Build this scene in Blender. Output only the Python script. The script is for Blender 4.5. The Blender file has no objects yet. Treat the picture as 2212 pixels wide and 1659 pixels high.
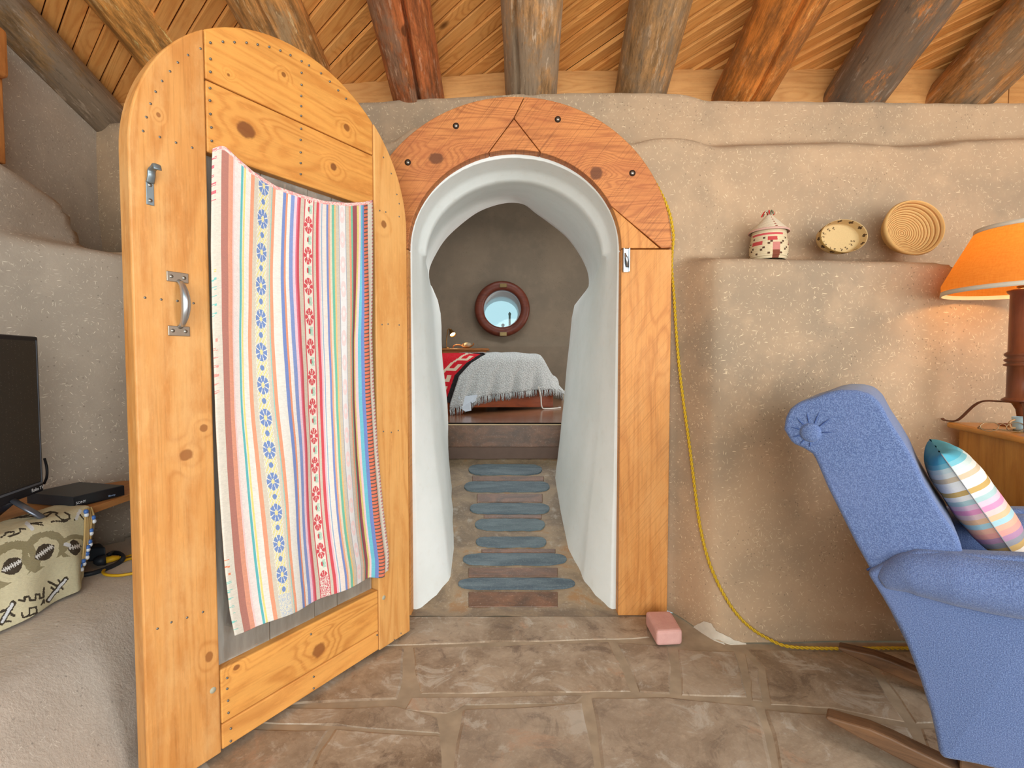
import bpy, bmesh, math, random
from mathutils import Vector, Matrix, noise as mnoise

random.seed(7)
sc = bpy.context.scene
col = sc.collection

# ------------------------------------------------------------------ camera, world, light, exposure
F_PX, PITCH, CAM_H = 1080.0, math.radians(2.4), 1.03
cam_d = bpy.data.cameras.new('camera'); cam = bpy.data.objects.new('camera', cam_d); col.objects.link(cam)
cam_d.sensor_width = 36.0; cam_d.lens = F_PX / 2212 * 36.0; cam_d.clip_start = 0.02
cam.location = (0, 0, CAM_H); cam.rotation_euler = (math.pi / 2 - PITCH, 0, 0)
sc.camera = cam
sc.view_settings.view_transform = 'Standard'; sc.view_settings.look = 'None'
sc.view_settings.gamma = 1.0; sc.view_settings.use_curve_mapping = False
sc.view_settings.exposure = 0.56
sc.cycles.use_denoising = True
sc.cycles.max_bounces = 5
sc.cycles.diffuse_bounces = 3
sc.cycles.glossy_bounces = 2
sc.cycles.transmission_bounces = 3
sc.cycles.caustics_reflective = False
sc.cycles.caustics_refractive = False
sc.cycles.use_adaptive_sampling = True
sc.cycles.adaptive_threshold = 0.12
sc.cycles.sample_clamp_indirect = 6.0

w = bpy.data.worlds.new('daylight'); sc.world = w; w.use_nodes = True
bg = w.node_tree.nodes['Background']; bg.inputs[0].default_value = (0.54, 0.88, 0.97, 1); bg.inputs[1].default_value = 0.62


def area(name, loc, target, sx, sy, power, color):
    l = bpy.data.lights.new(name, 'AREA'); l.shape = 'RECTANGLE'; l.size = sx; l.size_y = sy; l.energy = power; l.color = color
    o = bpy.data.objects.new(name, l); col.objects.link(o); o.location = loc
    d = Vector(target) - Vector(loc); o.rotation_euler = d.to_track_quat('-Z', 'Y').to_euler()
    return o


# tall glazed south wall behind the camera, then three added fill lights
area('greenhouse_window_daylight', (0.0, -2.3, 1.42), (0.0, 2.0, 1.5), 4.8, 2.8, 124, (1.0, 0.985, 0.965))
area('east_fill', (2.9, -0.7, 1.5), (-1.6, 1.6, 1.2), 1.6, 2.0, 78, (0.93, 0.97, 1.0))  # added cool fill from the right, brightens left wall and passage; no window there
area('bedroom_overhead_fill', (0.1, 4.2, 2.95), (0.0, 3.7, 1.0), 1.4, 0.9, 20, (0.97, 0.98, 1.0))  # added overhead fill to lift the passage; the bedroom ceiling has no opening
area('bedroom_side_fill', (2.3, 4.3, 1.35), (-0.3, 3.1, 1.7), 1.2, 1.2, 30, (1.0, 0.97, 0.93))  # added fill by the solid bedroom side wall, aimed into the passage

# ------------------------------------------------------------------ pixel -> world helpers
_c, _s = math.cos(PITCH), math.sin(PITCH)
EYE = Vector((0, 0, CAM_H))


def ray(px, py):
    x = (px - 1106) / F_PX; y = -(py - 829.5) / F_PX
    return Vector((x, _c + y * _s, -_s + y * _c))


def atY(px, py, Y): r = ray(px, py); return EYE + r * (Y / r.y)
def atZ(px, py, z): r = ray(px, py); return EYE + r * ((z - CAM_H) / r.z)
def atX(px, py, X): r = ray(px, py); return EYE + r * (X / r.x)


def onplane(px, py, p, n):
    r = ray(px, py); p = Vector(p); n = Vector(n)
    return EYE + r * ((p - EYE).dot(n) / r.dot(n))


def proj(v):
    d = Vector(v) - EYE; u = d.y * _s + d.z * _c; f = d.y * _c - d.z * _s
    return (1106 + d.x / f * F_PX, 829.5 - u / f * F_PX)


def interp(tab, x):
    if x <= tab[0][0]: return tab[0][1]
    for (a, b), (c, d) in zip(tab, tab[1:]):
        if x <= c: return b + (d - b) * (x - a) / (c - a)
    return tab[-1][1]


def interp_s(tab, x):
    if x <= tab[0][0]: return tab[0][1]
    for (a, b), (c, d) in zip(tab, tab[1:]):
        if x <= c:
            t = (x - a) / (c - a); t = t * t * (3 - 2 * t); return b + (d - b) * t
    return tab[-1][1]


def ss(a, b, x):
    t = max(0.0, min(1.0, (x - a) / (b - a))); return t * t * (3 - 2 * t)


def nz(x, y, z=0.0, s=1.0): return mnoise.noise(Vector((x * s, y * s, z * s)))


# ------------------------------------------------------------------ colour and node helpers
def L(r, g=None, b=None):
    if g is None: r, g, b = r
    f = lambda c: ((c / 255 + 0.055) / 1.055) ** 2.4 if c > 10.3 else c / 255 / 12.92
    return (f(r), f(g), f(b), 1.0)


class G:
    """small wrapper that builds a node material"""
    def __init__(s, name, rough=0.7, spec=0.3):
        s.m = bpy.data.materials.new(name); s.m.use_nodes = True; s.vc = {}
        s.nt = s.m.node_tree; s.b = s.nt.nodes['Principled BSDF']
        s.b.inputs['Roughness'].default_value = rough; s.b.inputs['Specular IOR Level'].default_value = spec

    def put(s, sock, v):
        if v is None: return
        if isinstance(v, bpy.types.NodeSocket): s.nt.links.new(v, sock)
        else: sock.default_value = v

    def co(s, kind='Object'):
        return s.nt.nodes.new('ShaderNodeTexCoord').outputs[kind]

    def rnd(s): return s.nt.nodes.new('ShaderNodeObjectInfo').outputs['Random']

    def map(s, vec, scale=(1, 1, 1), rot=(0, 0, 0), loc=(0, 0, 0)):
        n = s.nt.nodes.new('ShaderNodeMapping'); s.put(n.inputs[0], vec)
        s.put(n.inputs[1], loc); n.inputs[2].default_value = rot; n.inputs[3].default_value = scale
        return n.outputs[0]

    def noise(s, vec, scale=5, detail=3, rough=0.55, dist=0.0, color=False):
        n = s.nt.nodes.new('ShaderNodeTexNoise'); s.put(n.inputs['Vector'], vec)
        n.inputs['Scale'].default_value = scale; n.inputs['Detail'].default_value = detail
        n.inputs['Roughness'].default_value = rough; n.inputs['Distortion'].default_value = dist
        return n.outputs['Color' if color else 'Fac']

    def vor(s, vec, scale=5, feature='F1', out='Distance', rand=1.0):
        key = (vec.as_pointer(), scale, feature)
        if key in s.vc: return s.vc[key].outputs[out]
        n = s.nt.nodes.new('ShaderNodeTexVoronoi'); s.vc[key] = n; s.put(n.inputs['Vector'], vec); n.feature = feature
        n.inputs['Scale'].default_value = scale; n.inputs['Randomness'].default_value = rand
        return n.outputs[out]

    def math(s, op, a, b=None, c=None, clamp=False):
        n = s.nt.nodes.new('ShaderNodeMath'); n.operation = op; n.use_clamp = clamp
        s.put(n.inputs[0], a); s.put(n.inputs[1], b); s.put(n.inputs[2], c); return n.outputs[0]

    def vmath(s, op, a, b=None, out=0):
        n = s.nt.nodes.new('ShaderNodeVectorMath'); n.operation = op
        s.put(n.inputs[0], a); s.put(n.inputs[1], b); return n.outputs[out]

    def step(s, v, a, b, lo=0.0, hi=1.0):
        n = s.nt.nodes.new('ShaderNodeMapRange'); n.interpolation_type = 'SMOOTHSTEP'
        s.put(n.inputs[0], v); n.inputs[1].default_value = a; n.inputs[2].default_value = b
        n.inputs[3].default_value = lo; n.inputs[4].default_value = hi; return n.outputs[0]

    def mix(s, fac, a, b, mode='MIX'):
        n = s.nt.nodes.new('ShaderNodeMix'); n.data_type = 'RGBA'; n.blend_type = mode
        s.put(n.inputs[0], fac); s.put(n.inputs[6], a); s.put(n.inputs[7], b); return n.outputs[2]

    def wob(s, u, v, amt):
        if 'w' in s.vc: return s.vmath('ADD', u, s.vc['w'])
        n = s.nt.nodes.new('ShaderNodeVectorMath'); n.operation = 'SCALE'; s.put(n.inputs[0], s.noise(v, 8, 2, color=True)); n.inputs['Scale'].default_value = amt
        s.vc['w'] = n.outputs[0]
        return s.vmath('ADD', u, n.outputs[0])

    def sep(s, v):
        n = s.nt.nodes.new('ShaderNodeSeparateXYZ'); s.put(n.inputs[0], v); return n.outputs

    def attr(s, name='Col'):
        n = s.nt.nodes.new('ShaderNodeVertexColor'); n.layer_name = name; return n.outputs[0]

    def bump(s, h, strength=0.3, dist=0.01):
        n = s.nt.nodes.new('ShaderNodeBump'); s.put(n.inputs['Height'], h)
        n.inputs['Strength'].default_value = strength; n.inputs['Distance'].default_value = dist
        s.nt.links.new(n.outputs[0], s.b.inputs['Normal'])

    def base(s, c): s.put(s.b.inputs['Base Color'], c); return s
    def rough(s, c): s.put(s.b.inputs['Roughness'], c); return s


def plain(name, c, rough=0.6, metal=0.0, var=0.12, scale=30, bump=0.0):
    g = G(name, rough); v = g.co()
    n = g.noise(v, scale, 3)
    c = L(c); d = tuple(x * (1 - var) for x in c[:3]) + (1,); e = tuple(min(1, x * (1 + var)) for x in c[:3]) + (1,)
    g.base(g.mix(n, d, e)); g.b.inputs['Metallic'].default_value = metal
    if bump: g.bump(n, bump, 0.004)
    return g.m


def adobe(name, ca, cb, straw, straw_amt=1.0, axes=(1, 1, 1), grain=0.5, plane='XZ'):
    g = G(name, 0.92, 0.15); v = g.co()
    big = g.noise(v, 1.3, 4, 0.6)
    mid = g.noise(v, 6, 5, 0.65)
    c = g.mix(g.step(big, 0.33, 0.68), L(ca), L(cb))
    c = g.mix(g.math('MULTIPLY', g.step(mid, 0.42, 0.75), 0.35), c, L([min(255, x * 1.12) for x in cb]))
    # straw: short pale streaks lying in several directions in the plaster
    tot = None
    for k, (ang, sc_) in enumerate(((0.15, 1.0), (0.9, 1.6), (2.1, 1.2), (2.75, 1.9), (1.5, 1.4))):
        w_ = v if plane == 'XZ' else g.map(v, (1, 1, 1), (0, 0, -math.pi / 2))
        u = g.map(w_, (1, 1, 1), (0, ang, 0), (k * 3.1, k * 1.7, k * 2.3))
        u = g.map(g.wob(u, v, 0.05), (24 * sc_, 40 * sc_, 190 * sc_))
        d = g.vor(u, 1.0); cc = g.sep(g.vor(u, 1.0, out='Color'))[0]
        f = g.math('MULTIPLY', g.step(d, 0.12, 0.26, 1, 0), g.step(cc, 0.72, 1.0))
        tot = f if tot is None else g.math('MAXIMUM', tot, f)
    c = g.mix(g.math('MULTIPLY', tot, 0.95 * straw_amt), c, L(straw))
    pit = g.vor(v, 85); pc = g.sep(g.vor(v, 85, out='Color'))[1]
    p = g.math('MULTIPLY', g.step(pit, 0.10, 0.3, 1, 0), g.step(pc, 0.86, 0.9))
    c = g.mix(g.math('MULTIPLY', p, 0.45), c, L([x * 0.55 for x in ca]))
    g.base(c)
    fine = g.noise(v, 120, 4, 0.7)
    h = g.math('ADD', g.math('MULTIPLY', mid, 0.9), g.math('MULTIPLY', fine, 0.35))
    g.bump(h, grain, 0.006)
    return g.m


def wood(name, axis='Z', light=(226, 170, 100), dark=(186, 118, 56), knots=(), ring=26, stretch=0.10, knot_col=(110, 62, 28),
         rough=0.5, blot=None, rand=True, fine=0.35, autoknot=False, bump=0.12, saw=0.0):
    g = G(name, rough, 0.35); v0 = g.co()
    v = v0
    if rand:
        off = g.math('MULTIPLY', g.rnd(), 37.0)
        n = g.nt.nodes.new('ShaderNodeCombineXYZ')
        for i in range(3): g.put(n.inputs[i], off)
        v = g.vmath('ADD', v0, n.outputs[0])
    st = {'X': (stretch, 1, 1), 'Y': (1, stretch, 1), 'Z': (1, 1, stretch)}[axis]
    vs = g.map(v, st)
    field = g.noise(vs, 7.0, 2, 0.5, 0.4)
    kmask = None
    for (kx, ky, kz, ra, rb) in knots:
        d = g.vmath('SUBTRACT', v0, (kx, ky, kz))
        sc_ = {'X': (1 / rb, 1 / ra, 1 / ra), 'Y': (1 / ra, 1 / rb, 1 / ra), 'Z': (1 / ra, 1 / ra, 1 / rb)}[axis]
        d = g.vmath('MULTIPLY', d, sc_)
        ln = g.vmath('LENGTH', d, out=1)
        ln = g.math('ADD', ln, g.math('MULTIPLY', g.math('SUBTRACT', g.noise(v0, 60, 2), 0.5), 0.5))
        infl = g.step(ln, 0.6, 4.5, 1, 0)
        field = g.math('ADD', field, g.math('MULTIPLY', infl, 0.16))
        k = g.step(ln, 0.75, 1.15, 1, 0)
        kmask = k if kmask is None else g.math('MAXIMUM', kmask, k)
    if autoknot:
        kv = g.map(v, {'X': (0.45, 1, 1), 'Y': (1, 0.45, 1), 'Z': (1, 1, 0.45)}[axis])
        d = g.vor(kv, 5.5); cc = g.sep(g.vor(kv, 5.5, out='Color'))[2]
        k = g.math('MULTIPLY', g.step(d, 0.05, 0.11, 1, 0), g.step(cc, 0.45, 0.5))
        field = g.math('ADD', field, g.math('MULTIPLY', g.step(d, 0.05, 0.5, 1, 0), 0.2))
        kmask = k if kmask is None else g.math('MAXIMUM', kmask, k)
    r = g.math('MULTIPLY_ADD', g.math('SINE', g.math('MULTIPLY', field, ring * 6.2)), 0.5, 0.5)
    r = g.math('POWER', r, 2.2)
    st2 = {'X': (4, 140, 140), 'Y': (140, 4, 140), 'Z': (140, 140, 4)}[axis]
    fib = g.noise(g.map(v, st2), 1.0, 4, 0.7)
    blotn = g.noise(g.map(v, {'X': (.4, 1, 1), 'Y': (1, .4, 1), 'Z': (1, 1, .4)}[axis]), 6, 9, 0.72)
    scuff = g.noise(g.map(v, {'X': (14, 70, 70), 'Y': (70, 14, 70), 'Z': (70, 70, 14)}[axis]), 1, 5, 0.7)
    c = g.mix(g.math('MULTIPLY', r, 0.55), L(light), L(dark))
    c = g.mix(g.math('MULTIPLY', g.step(fib, 0.45, 0.75), fine), c, L([x * 0.82 for x in dark]))
    c = g.mix(g.math('MULTIPLY', g.step(scuff, 0.52, 0.72), 0.35), c, L([min(255, x * 1.1 + 10) for x in light]))
    c = g.mix(g.math('MULTIPLY', g.step(blotn, 0.42, 0.66), 0.65), c, L(blot or [min(255, x * 1.08) for x in light]))
    if saw:
        sv = g.map(v, (1, 1, 1), (0, 0.9, 0)); sw = g.noise(g.map(sv, (3, 3, 220)), 1, 2)
        c = g.mix(g.math('MULTIPLY', g.step(sw, 0.5, 0.7), saw), c, L([x * 0.75 for x in dark]))
    if rand:
        c = g.mix(g.math('MULTIPLY', g.rnd(), 0.28), c, L(dark))
    if kmask is not None: c = g.mix(g.math('MULTIPLY', kmask, 0.85), c, L(knot_col))
    g.base(c)
    g.bump(fib, bump, 0.003)
    return g.m


def log_mat(name, warm, gray, mark, seed, wgray=0.5):
    """peeled log: warm timber under grey weathering, streaks along local X, cracks and knots"""
    g = G(name, 0.55, 0.35); v = g.map(g.co(), (1, 1, 1), (0, 0, 0), (seed * 3.7, seed * 1.9, seed))
    a = g.noise(g.map(v, (0.6, 1.3, 1.3)), 4.0, 8, 0.74)
    b = g.noise(g.map(v, (0.45, 2.2, 2.2)), 9, 8, 0.8)
    fib = g.noise(g.map(v, (5, 90, 90)), 1, 4, 0.7)
    c = g.mix(g.step(b, 0.35, 0.68), L([x * 0.66 for x in warm]), L([min(255, x * 1.14) for x in warm]))
    c = g.mix(g.math('MULTIPLY', g.step(a, 0.62 - 0.3 * wgray, 0.74 - 0.3 * wgray), 0.85), c, L(gray))
    b2 = g.noise(g.map(v, (0.9, 3.0, 3.0), (0, 0, 0), (4, 9, 2)), 6, 6, 0.75)
    c = g.mix(g.math('MULTIPLY', g.step(b2, 0.56, 0.66), 0.75), c, L(mark))
    c = g.mix(g.math('MULTIPLY', g.step(fib, 0.45, 0.72), 0.45), c, L([x * 0.45 for x in warm]))
    fleck = g.noise(g.map(v, (7, 34, 34)), 1, 5, 0.75)
    c = g.mix(g.math('MULTIPLY', g.step(fleck, 0.56, 0.68), 0.5), c, L([min(255, x * 1.3 + 20) for x in gray]))
    c = g.mix(g.math('MULTIPLY', g.step(fleck, 0.32, 0.42, 1, 0), 0.5), c, L([x * 0.5 for x in gray]))
    pale = g.noise(g.map(v, (1.6, 7, 7), (0, 0, 0), (1, 2, 7)), 5, 4, 0.7)
    c = g.mix(g.math('MULTIPLY', g.step(pale, 0.60, 0.70), 0.55), c, L([min(255, x * 1.3 + 34) for x in gray]))
    kv = g.map(v, (0.7, 1, 1)); d = g.vor(kv, 5.0); cc = g.sep(g.vor(kv, 5.0, out='Color'))[0]
    kn = g.math('MULTIPLY', g.step(d, 0.07, 0.11, 1, 0), g.step(cc, 0.5, 0.55))
    c = g.mix(g.math('MULTIPLY', kn, 0.8), c, L([x * 0.5 for x in warm]))
    g.base(c)
    g.bump(g.math('ADD', g.math('MULTIPLY', fib, 0.5), g.math('MULTIPLY', b, 0.6)), 0.45, 0.006)
    return g.m


def colattr(name, rough=0.85, weave=0, bump=0.25, fuzz=0.12):
    g = G(name, rough, 0.15); c = g.attr(); v = g.co()
    n = g.noise(v, 90, 4, 0.7)
    c = g.mix(g.math('MULTIPLY', g.step(n, 0.4, 0.75), fuzz), c, (0.25, 0.22, 0.18, 1))
    g.base(c)
    if weave:
        h = g.math('ADD', g.noise(g.map(v, (weave * .25, weave * .25, weave)), 1, 2), g.math('MULTIPLY', n, 0.4))
        g.bump(h, bump, 0.003)
    return g.m


# ------------------------------------------------------------------ mesh helpers
class MB:
    def __init__(s): s.v = []; s.f = []; s.sm = []; s.col = []

    def add(s, vs, fs, smooth=False, col=None):
        o = len(s.v); s.v += [Vector(p) for p in vs]
        for f in fs:
            s.f.append([i + o for i in f]); s.sm.append(smooth); s.col.append(col)
        return s

    def box(s, a, b, M=None, col=None):
        (x0, y0, z0), (x1, y1, z1) = a, b
        vs = [(x0, y0, z0), (x1, y0, z0), (x1, y1, z0), (x0, y1, z0), (x0, y0, z1), (x1, y0, z1), (x1, y1, z1), (x0, y1, z1)]
        if M: vs = [M @ Vector(p) for p in vs]
        return s.add(vs, [(0, 3, 2, 1), (4, 5, 6, 7), (0, 1, 5, 4), (1, 2, 6, 5), (2, 3, 7, 6), (3, 0, 4, 7)], False, col)

    def tube(s, pts, r, n=8, closed=False, caps=True, col=None, flat=None):
        """tube along pts; r number or list; flat=(a,b) gives an elliptic section"""
        pts = [Vector(p) for p in pts]; m = len(pts)
        rr = r if isinstance(r, (list, tuple)) else [r] * m
        up = Vector((0, 0, 1)); vs = []; prev = None
        for i, p in enumerate(pts):
            if closed: t = pts[(i + 1) % m] - pts[i - 1]
            else: t = pts[min(i + 1, m - 1)] - pts[max(i - 1, 0)]
            if t.length < 1e-9: t = Vector((0, 0, 1))
            t.normalize()
            if prev is None:
                a = t.cross(up)
                if a.length < 1e-3: a = t.cross(Vector((1, 0, 0)))
            else:
                a = prev - t * prev.dot(t)
            a.normalize(); prev = a; b = t.cross(a)
            fa, fb = flat or (1, 1)
            for k in range(n):
                q = 2 * math.pi * k / n
                vs.append(p + a * math.cos(q) * rr[i] * fa + b * math.sin(q) * rr[i] * fb)
        fs = []
        for i in range(m if closed else m - 1):
            j = (i + 1) % m
            for k in range(n):
                k2 = (k + 1) % n; fs.append((i * n + k, i * n + k2, j * n + k2, j * n + k))
        if caps and not closed:
            fs.append(tuple(range(n))[::-1]); fs.append(tuple((m - 1) * n + k for k in range(n)))
        return s.add(vs, fs, True, col)

    def lathe(s, prof, n=32, M=None, colf=None, sx=1.0, sy=1.0):
        vs = []
        for (r, z) in prof:
            for k in range(n):
                q = 2 * math.pi * k / n; vs.append(Vector((r * sx * math.cos(q), r * sy * math.sin(q), z)))
        if M: vs = [M @ p for p in vs]
        o = len(s.v); s.v += vs
        for i in range(len(prof) - 1):
            for k in range(n):
                k2 = (k + 1) % n
                s.f.append([o + i * n + k, o + i * n + k2, o + (i + 1) * n + k2, o + (i + 1) * n + k]); s.sm.append(True)
                s.col.append(colf(i, k) if colf else None)
        return s

    def prism(s, poly, ext, n=None, smooth=False):
        """poly: list of 3D points; ext: extrusion vector"""
        m = len(poly); e = Vector(ext); a = [Vector(p) for p in poly]
        vs = a + [p + e for p in a]
        fs = [tuple(range(m)), tuple(range(2 * m - 1, m - 1, -1))] + [(i, i + m, (i + 1) % m + m, (i + 1) % m) for i in range(m)]
        return s.add(vs, fs, smooth)

    def grid(s, rows, smooth=True, colf=None, closed=False):
        o = len(s.v); n = len(rows[0])
        for r in rows: s.v += [Vector(p) for p in r]
        for i in range(len(rows) - 1):
            for k in range(n if closed else n - 1):
                k2 = (k + 1) % n
                s.f.append([o + i * n + k, o + i * n + k2, o + (i + 1) * n + k2, o + (i + 1) * n + k]); s.sm.append(smooth)
                s.col.append(colf(i, k) if colf else None)
        return s


def tag(o, label=None, cat=None, group=None, kind=None):
    if label: o['label'] = label
    if cat: o['category'] = cat
    if group: o['group'] = group
    if kind: o['kind'] = kind
    return o


def thing(name, loc, label, cat, group=None, rotz=0.0, kind=None):
    o = bpy.data.objects.new(name, None); col.objects.link(o); o.location = loc; o.rotation_euler = (0, 0, rotz)
    o.empty_display_size = 0.1
    bpy.context.view_layer.update()
    return tag(o, label, cat, group, kind)


def wmat(o):
    m = Matrix.Translation(o.location) @ o.rotation_euler.to_matrix().to_4x4()
    return (wmat(o.parent) @ m) if o.parent else m


def obj(name, mb, mat, parent=None, local=False, bevel=0.0, seg=2, sub=0, fix=True, solid=0.0):
    me = bpy.data.meshes.new(name)
    vs = mb.v
    if not local and parent is not None:
        Mi = wmat(parent).inverted(); vs = [Mi @ p for p in vs]; loc = Vector((0, 0, 0))
    else: loc = Vector((0, 0, 0))
    if parent is None or True:
        lo = Vector([min(p[i] for p in vs) for i in range(3)]); hi = Vector([max(p[i] for p in vs) for i in range(3)])
        if parent is None:
            loc = Vector(((lo.x + hi.x) / 2, (lo.y + hi.y) / 2, lo.z)); vs = [p - loc for p in vs]
    me.from_pydata([tuple(p) for p in vs], [], mb.f)
    me.polygons.foreach_set('use_smooth', mb.sm)
    if any(c is not None for c in mb.col):
        ca = me.color_attributes.new('Col', 'BYTE_COLOR', 'CORNER')
        buf = []
        for p in me.polygons:
            c = mb.col[p.index] or (0.5, 0.5, 0.5, 1)
            buf += list(c) * p.loop_total
        ca.data.foreach_set('color', buf)
    if fix:
        bm = bmesh.new(); bm.from_mesh(me); bmesh.ops.recalc_face_normals(bm, faces=bm.faces); bm.to_mesh(me); bm.free()
    me.update()
    o = bpy.data.objects.new(name, me); col.objects.link(o); o.location = loc
    if mat: me.materials.append(mat)
    if parent: o.parent = parent
    if solid:
        md = o.modifiers.new('thickness', 'SOLIDIFY'); md.thickness = solid; md.offset = 0
    if bevel:
        md = o.modifiers.new('bevel', 'BEVEL'); md.width = bevel; md.segments = seg; md.limit_method = 'ANGLE'; md.angle_limit = math.radians(40)
    if sub:
        md = o.modifiers.new('subdivision', 'SUBSURF'); md.levels = sub; md.render_levels = sub
        for p in me.polygons: p.use_smooth = True
    return o


def copy_of(o, parent=None):
    c = o.copy(); col.objects.link(c); c.parent = parent; return c


def spline(pts, n=8):
    pts = [Vector(p) for p in pts]; out = []
    for i in range(len(pts) - 1):
        p0 = pts[max(i - 1, 0)]; p1 = pts[i]; p2 = pts[i + 1]; p3 = pts[min(i + 2, len(pts) - 1)]
        for k in range(n):
            t = k / n
            out.append(0.5 * ((2 * p1) + (p2 - p0) * t + (2 * p0 - 5 * p1 + 4 * p2 - p3) * t * t + (3 * p1 - p0 - 3 * p2 + p3) * t ** 3))
    out.append(pts[-1]); return out


def twisted(mb, path, r, pitch, n=6):
    """two strands wound round each other along path"""
    path = [Vector(p) for p in path]
    dist = 0; A = []; B = []
    for i, p in enumerate(path):
        if i: dist += (p - path[i - 1]).length
        t = (path[min(i + 1, len(path) - 1)] - path[max(i - 1, 0)]).normalized()
        a = t.cross(Vector((0.13, 1, 0.21))).normalized(); b = t.cross(a)
        q = dist / pitch * 2 * math.pi; d = a * math.cos(q) + b * math.sin(q)
        A.append(p + d * r); B.append(p - d * r)
    mb.tube(A, r * 1.05, n); mb.tube(B, r * 1.05, n)


def resample(path, step):
    path = [Vector(p) for p in path]; out = [path[0]]; acc = 0
    for a, b in zip(path, path[1:]):
        d = (b - a).length
        if d < 1e-9: continue
        t = step - acc
        while t <= d:
            out.append(a + (b - a) * (t / d)); t += step
        acc = d - (t - step)
    return out


# ------------------------------------------------------------------ surfaces of the room
A_BACK = adobe('adobe_back', (150, 132, 111), (188, 158, 127), (234, 212, 176))
A_LEFT = adobe('adobe_left', (160, 148, 134), (178, 164, 148), (232, 222, 202), plane='YZ')
A_BENCH = adobe('adobe_bench', (186, 176, 164), (206, 194, 180), (226, 220, 208), 0.6, (1, 1, 1), 0.9, 'YZ')
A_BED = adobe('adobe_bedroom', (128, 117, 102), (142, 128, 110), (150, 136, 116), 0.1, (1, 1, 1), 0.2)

YF = 2.0                    # front face of the arched door frame
UP_PX = [(240, 268), (740, 225), (830, 218), (950, 213), (1085, 207), (1210, 203), (1340, 200), (1470, 202), (1500, 208), (1530, 217), (1700, 219), (1955, 222), (2212, 224)]


def yup(X): return 2.25 if X > 0 else 2.25 + 0.125 * min(-X, 2.2)


TOP = []
for px, py in UP_PX:
    Y = 2.25
    for _ in range(6): Y = yup(atY(px, py, Y).x)
    p = atY(px, py, Y); TOP.append((p.x, p.z))
L2 = [(atY(px, py, 2.09).x, atY(px, py, 2.09).z) for px, py in
      [(-400, 530), (330, 530), (480, 300), (600, 290), (740, 290), (840, 296), (905, 262), (1000, 240), (1240, 240), (1310, 266), (1350, 300), (1420, 287), (1490, 285), (1560, 293), (1640, 290), (1760, 286), (1840, 283), (1920, 288), (1960, 293), (2060, 290), (2100, 282), (2212, 276), (2500, 270)]]
L1 = [(atY(px, py, 1.88).x, atY(px, py, 1.88).z) for px, py in
      [(1460, 600), (1488, 556), (1515, 547), (1600, 545), (1760, 548), (1900, 552), (2030, 555), (2070, 566), (2100, 580), (2400, 590)]]


def wall_y(X, z):
    yl = 2.045 - 0.185 * ss(0.635, 0.78, X) - 0.03 * ss(-0.64, -0.9, X)
    if X > 0.66: yl -= 0.05 * max(0, 1 - z / 0.35) ** 2 * ss(0.66, 0.8, X)
    ym = 2.047 + 0.06 * ss(0.66, 0.9, X) + 0.03 * ss(-0.64, -0.9, X)
    yu = yup(X)
    if X > 0: l1 = interp_s(L1, X)
    else: l1 = 1.5
    l2 = interp_s(L2, X)
    y = yl + (ym - yl) * ss(l1 - 0.035, l1 + 0.03, z)
    y = y + (yu - y) * ss(l2 - 0.05, l2 + 0.04, z)
    away = min(1.0, ss(0.62, 0.75, abs(X)) + ss(2.0, 2.1, z))
    y += away * (0.014 * nz(X, z, 0.3, 1.6) + 0.006 * nz(X, z, 5.3, 4.5))
    return y


def wall_hit(px, py, off=0.0):
    Y = 2.0
    for _ in range(30):
        p = atY(px, py, Y); Y = 0.5 * Y + 0.5 * (wall_y(p.x, p.z) - off)
    return atY(px, py, Y)


OCX = atY(1112, 537, YF).x; OZ = atY(1112, 537, YF).z      # centre of the arch, springing height
RXo, RZo = 336 * YF / F_PX, 318 * YF / F_PX
RXi, RZi = 228 * YF / F_PX, 208 * YF / F_PX


def in_arch(X, z, grow):
    if abs(X - OCX) > RXi + grow: return False
    if z < OZ: return True
    return ((X - OCX) / (RXi + grow)) ** 2 + ((z - OZ) / (RZi + grow)) ** 2 < 1


mb = MB(); NX, NZ_ = 230, 130
X0, X1 = -2.6, 3.1
rows = []
for i in range(NZ_ + 1):
    r = []
    for k in range(NX + 1):
        X = X0 + (X1 - X0) * k / NX; zt = interp(TOP, X) + 0.006 * nz(X, 3.1, 0, 9); z = zt * i / NZ_
        r.append((X, wall_y(X, z), z))
    rows.append(r)
top = [(p[0], p[1] + 0.02, p[2] + 0.004) for p in rows[-1]]; rows.append(top)
rows.append([(p[0], 2.9, p[2] + 0.006) for p in rows[-1]])
full = MB().grid(rows)
keep = [f for f in full.f if not in_arch(sum(full.v[i].x for i in f) / 4, sum(full.v[i].z for i in f) / 4, 0.075) or max(full.v[i].y for i in f) > 2.5]
mb.v = full.v; mb.f = keep; mb.sm = [True] * len(keep); mb.col = [None] * len(keep)
tag(obj('wall_back', mb, A_BACK), 'tan straw-flecked adobe wall with rounded ledges around the arched doorway', 'wall', kind='structure')

# bare patch of pale plaster low on the wall beside the brick
pp_ = [(1482, 1392), (1484, 1376), (1500, 1352), (1520, 1342), (1536, 1346), (1546, 1362), (1566, 1372), (1590, 1384), (1612, 1390), (1612, 1396)]
hub = wall_hit(1535, 1378, .003)
mb = MB(); ring = []
for (ax, ay), (bx2, by2) in zip(pp_, pp_[1:] + pp_[:1]):
    for q in range(5): ring.append(wall_hit(ax + (bx2 - ax) * q / 5 + 2.5 * nz(q * .9, ax), ay + (by2 - ay) * q / 5 + 2.5 * nz(q * .7, ay), .003))
mid_ = [hub.lerp(p, .5) for p in ring]; mid_ = [Vector((p.x, wall_y(p.x, p.z) - .004, p.z)) for p in mid_]
n = len(ring); mb.add([hub] + mid_ + ring, [(0, 1 + i, 1 + (i + 1) % n) for i in range(n)] + [(1 + i, 1 + n + i, 1 + n + (i + 1) % n, 1 + (i + 1) % n) for i in range(n)], True)
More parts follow.
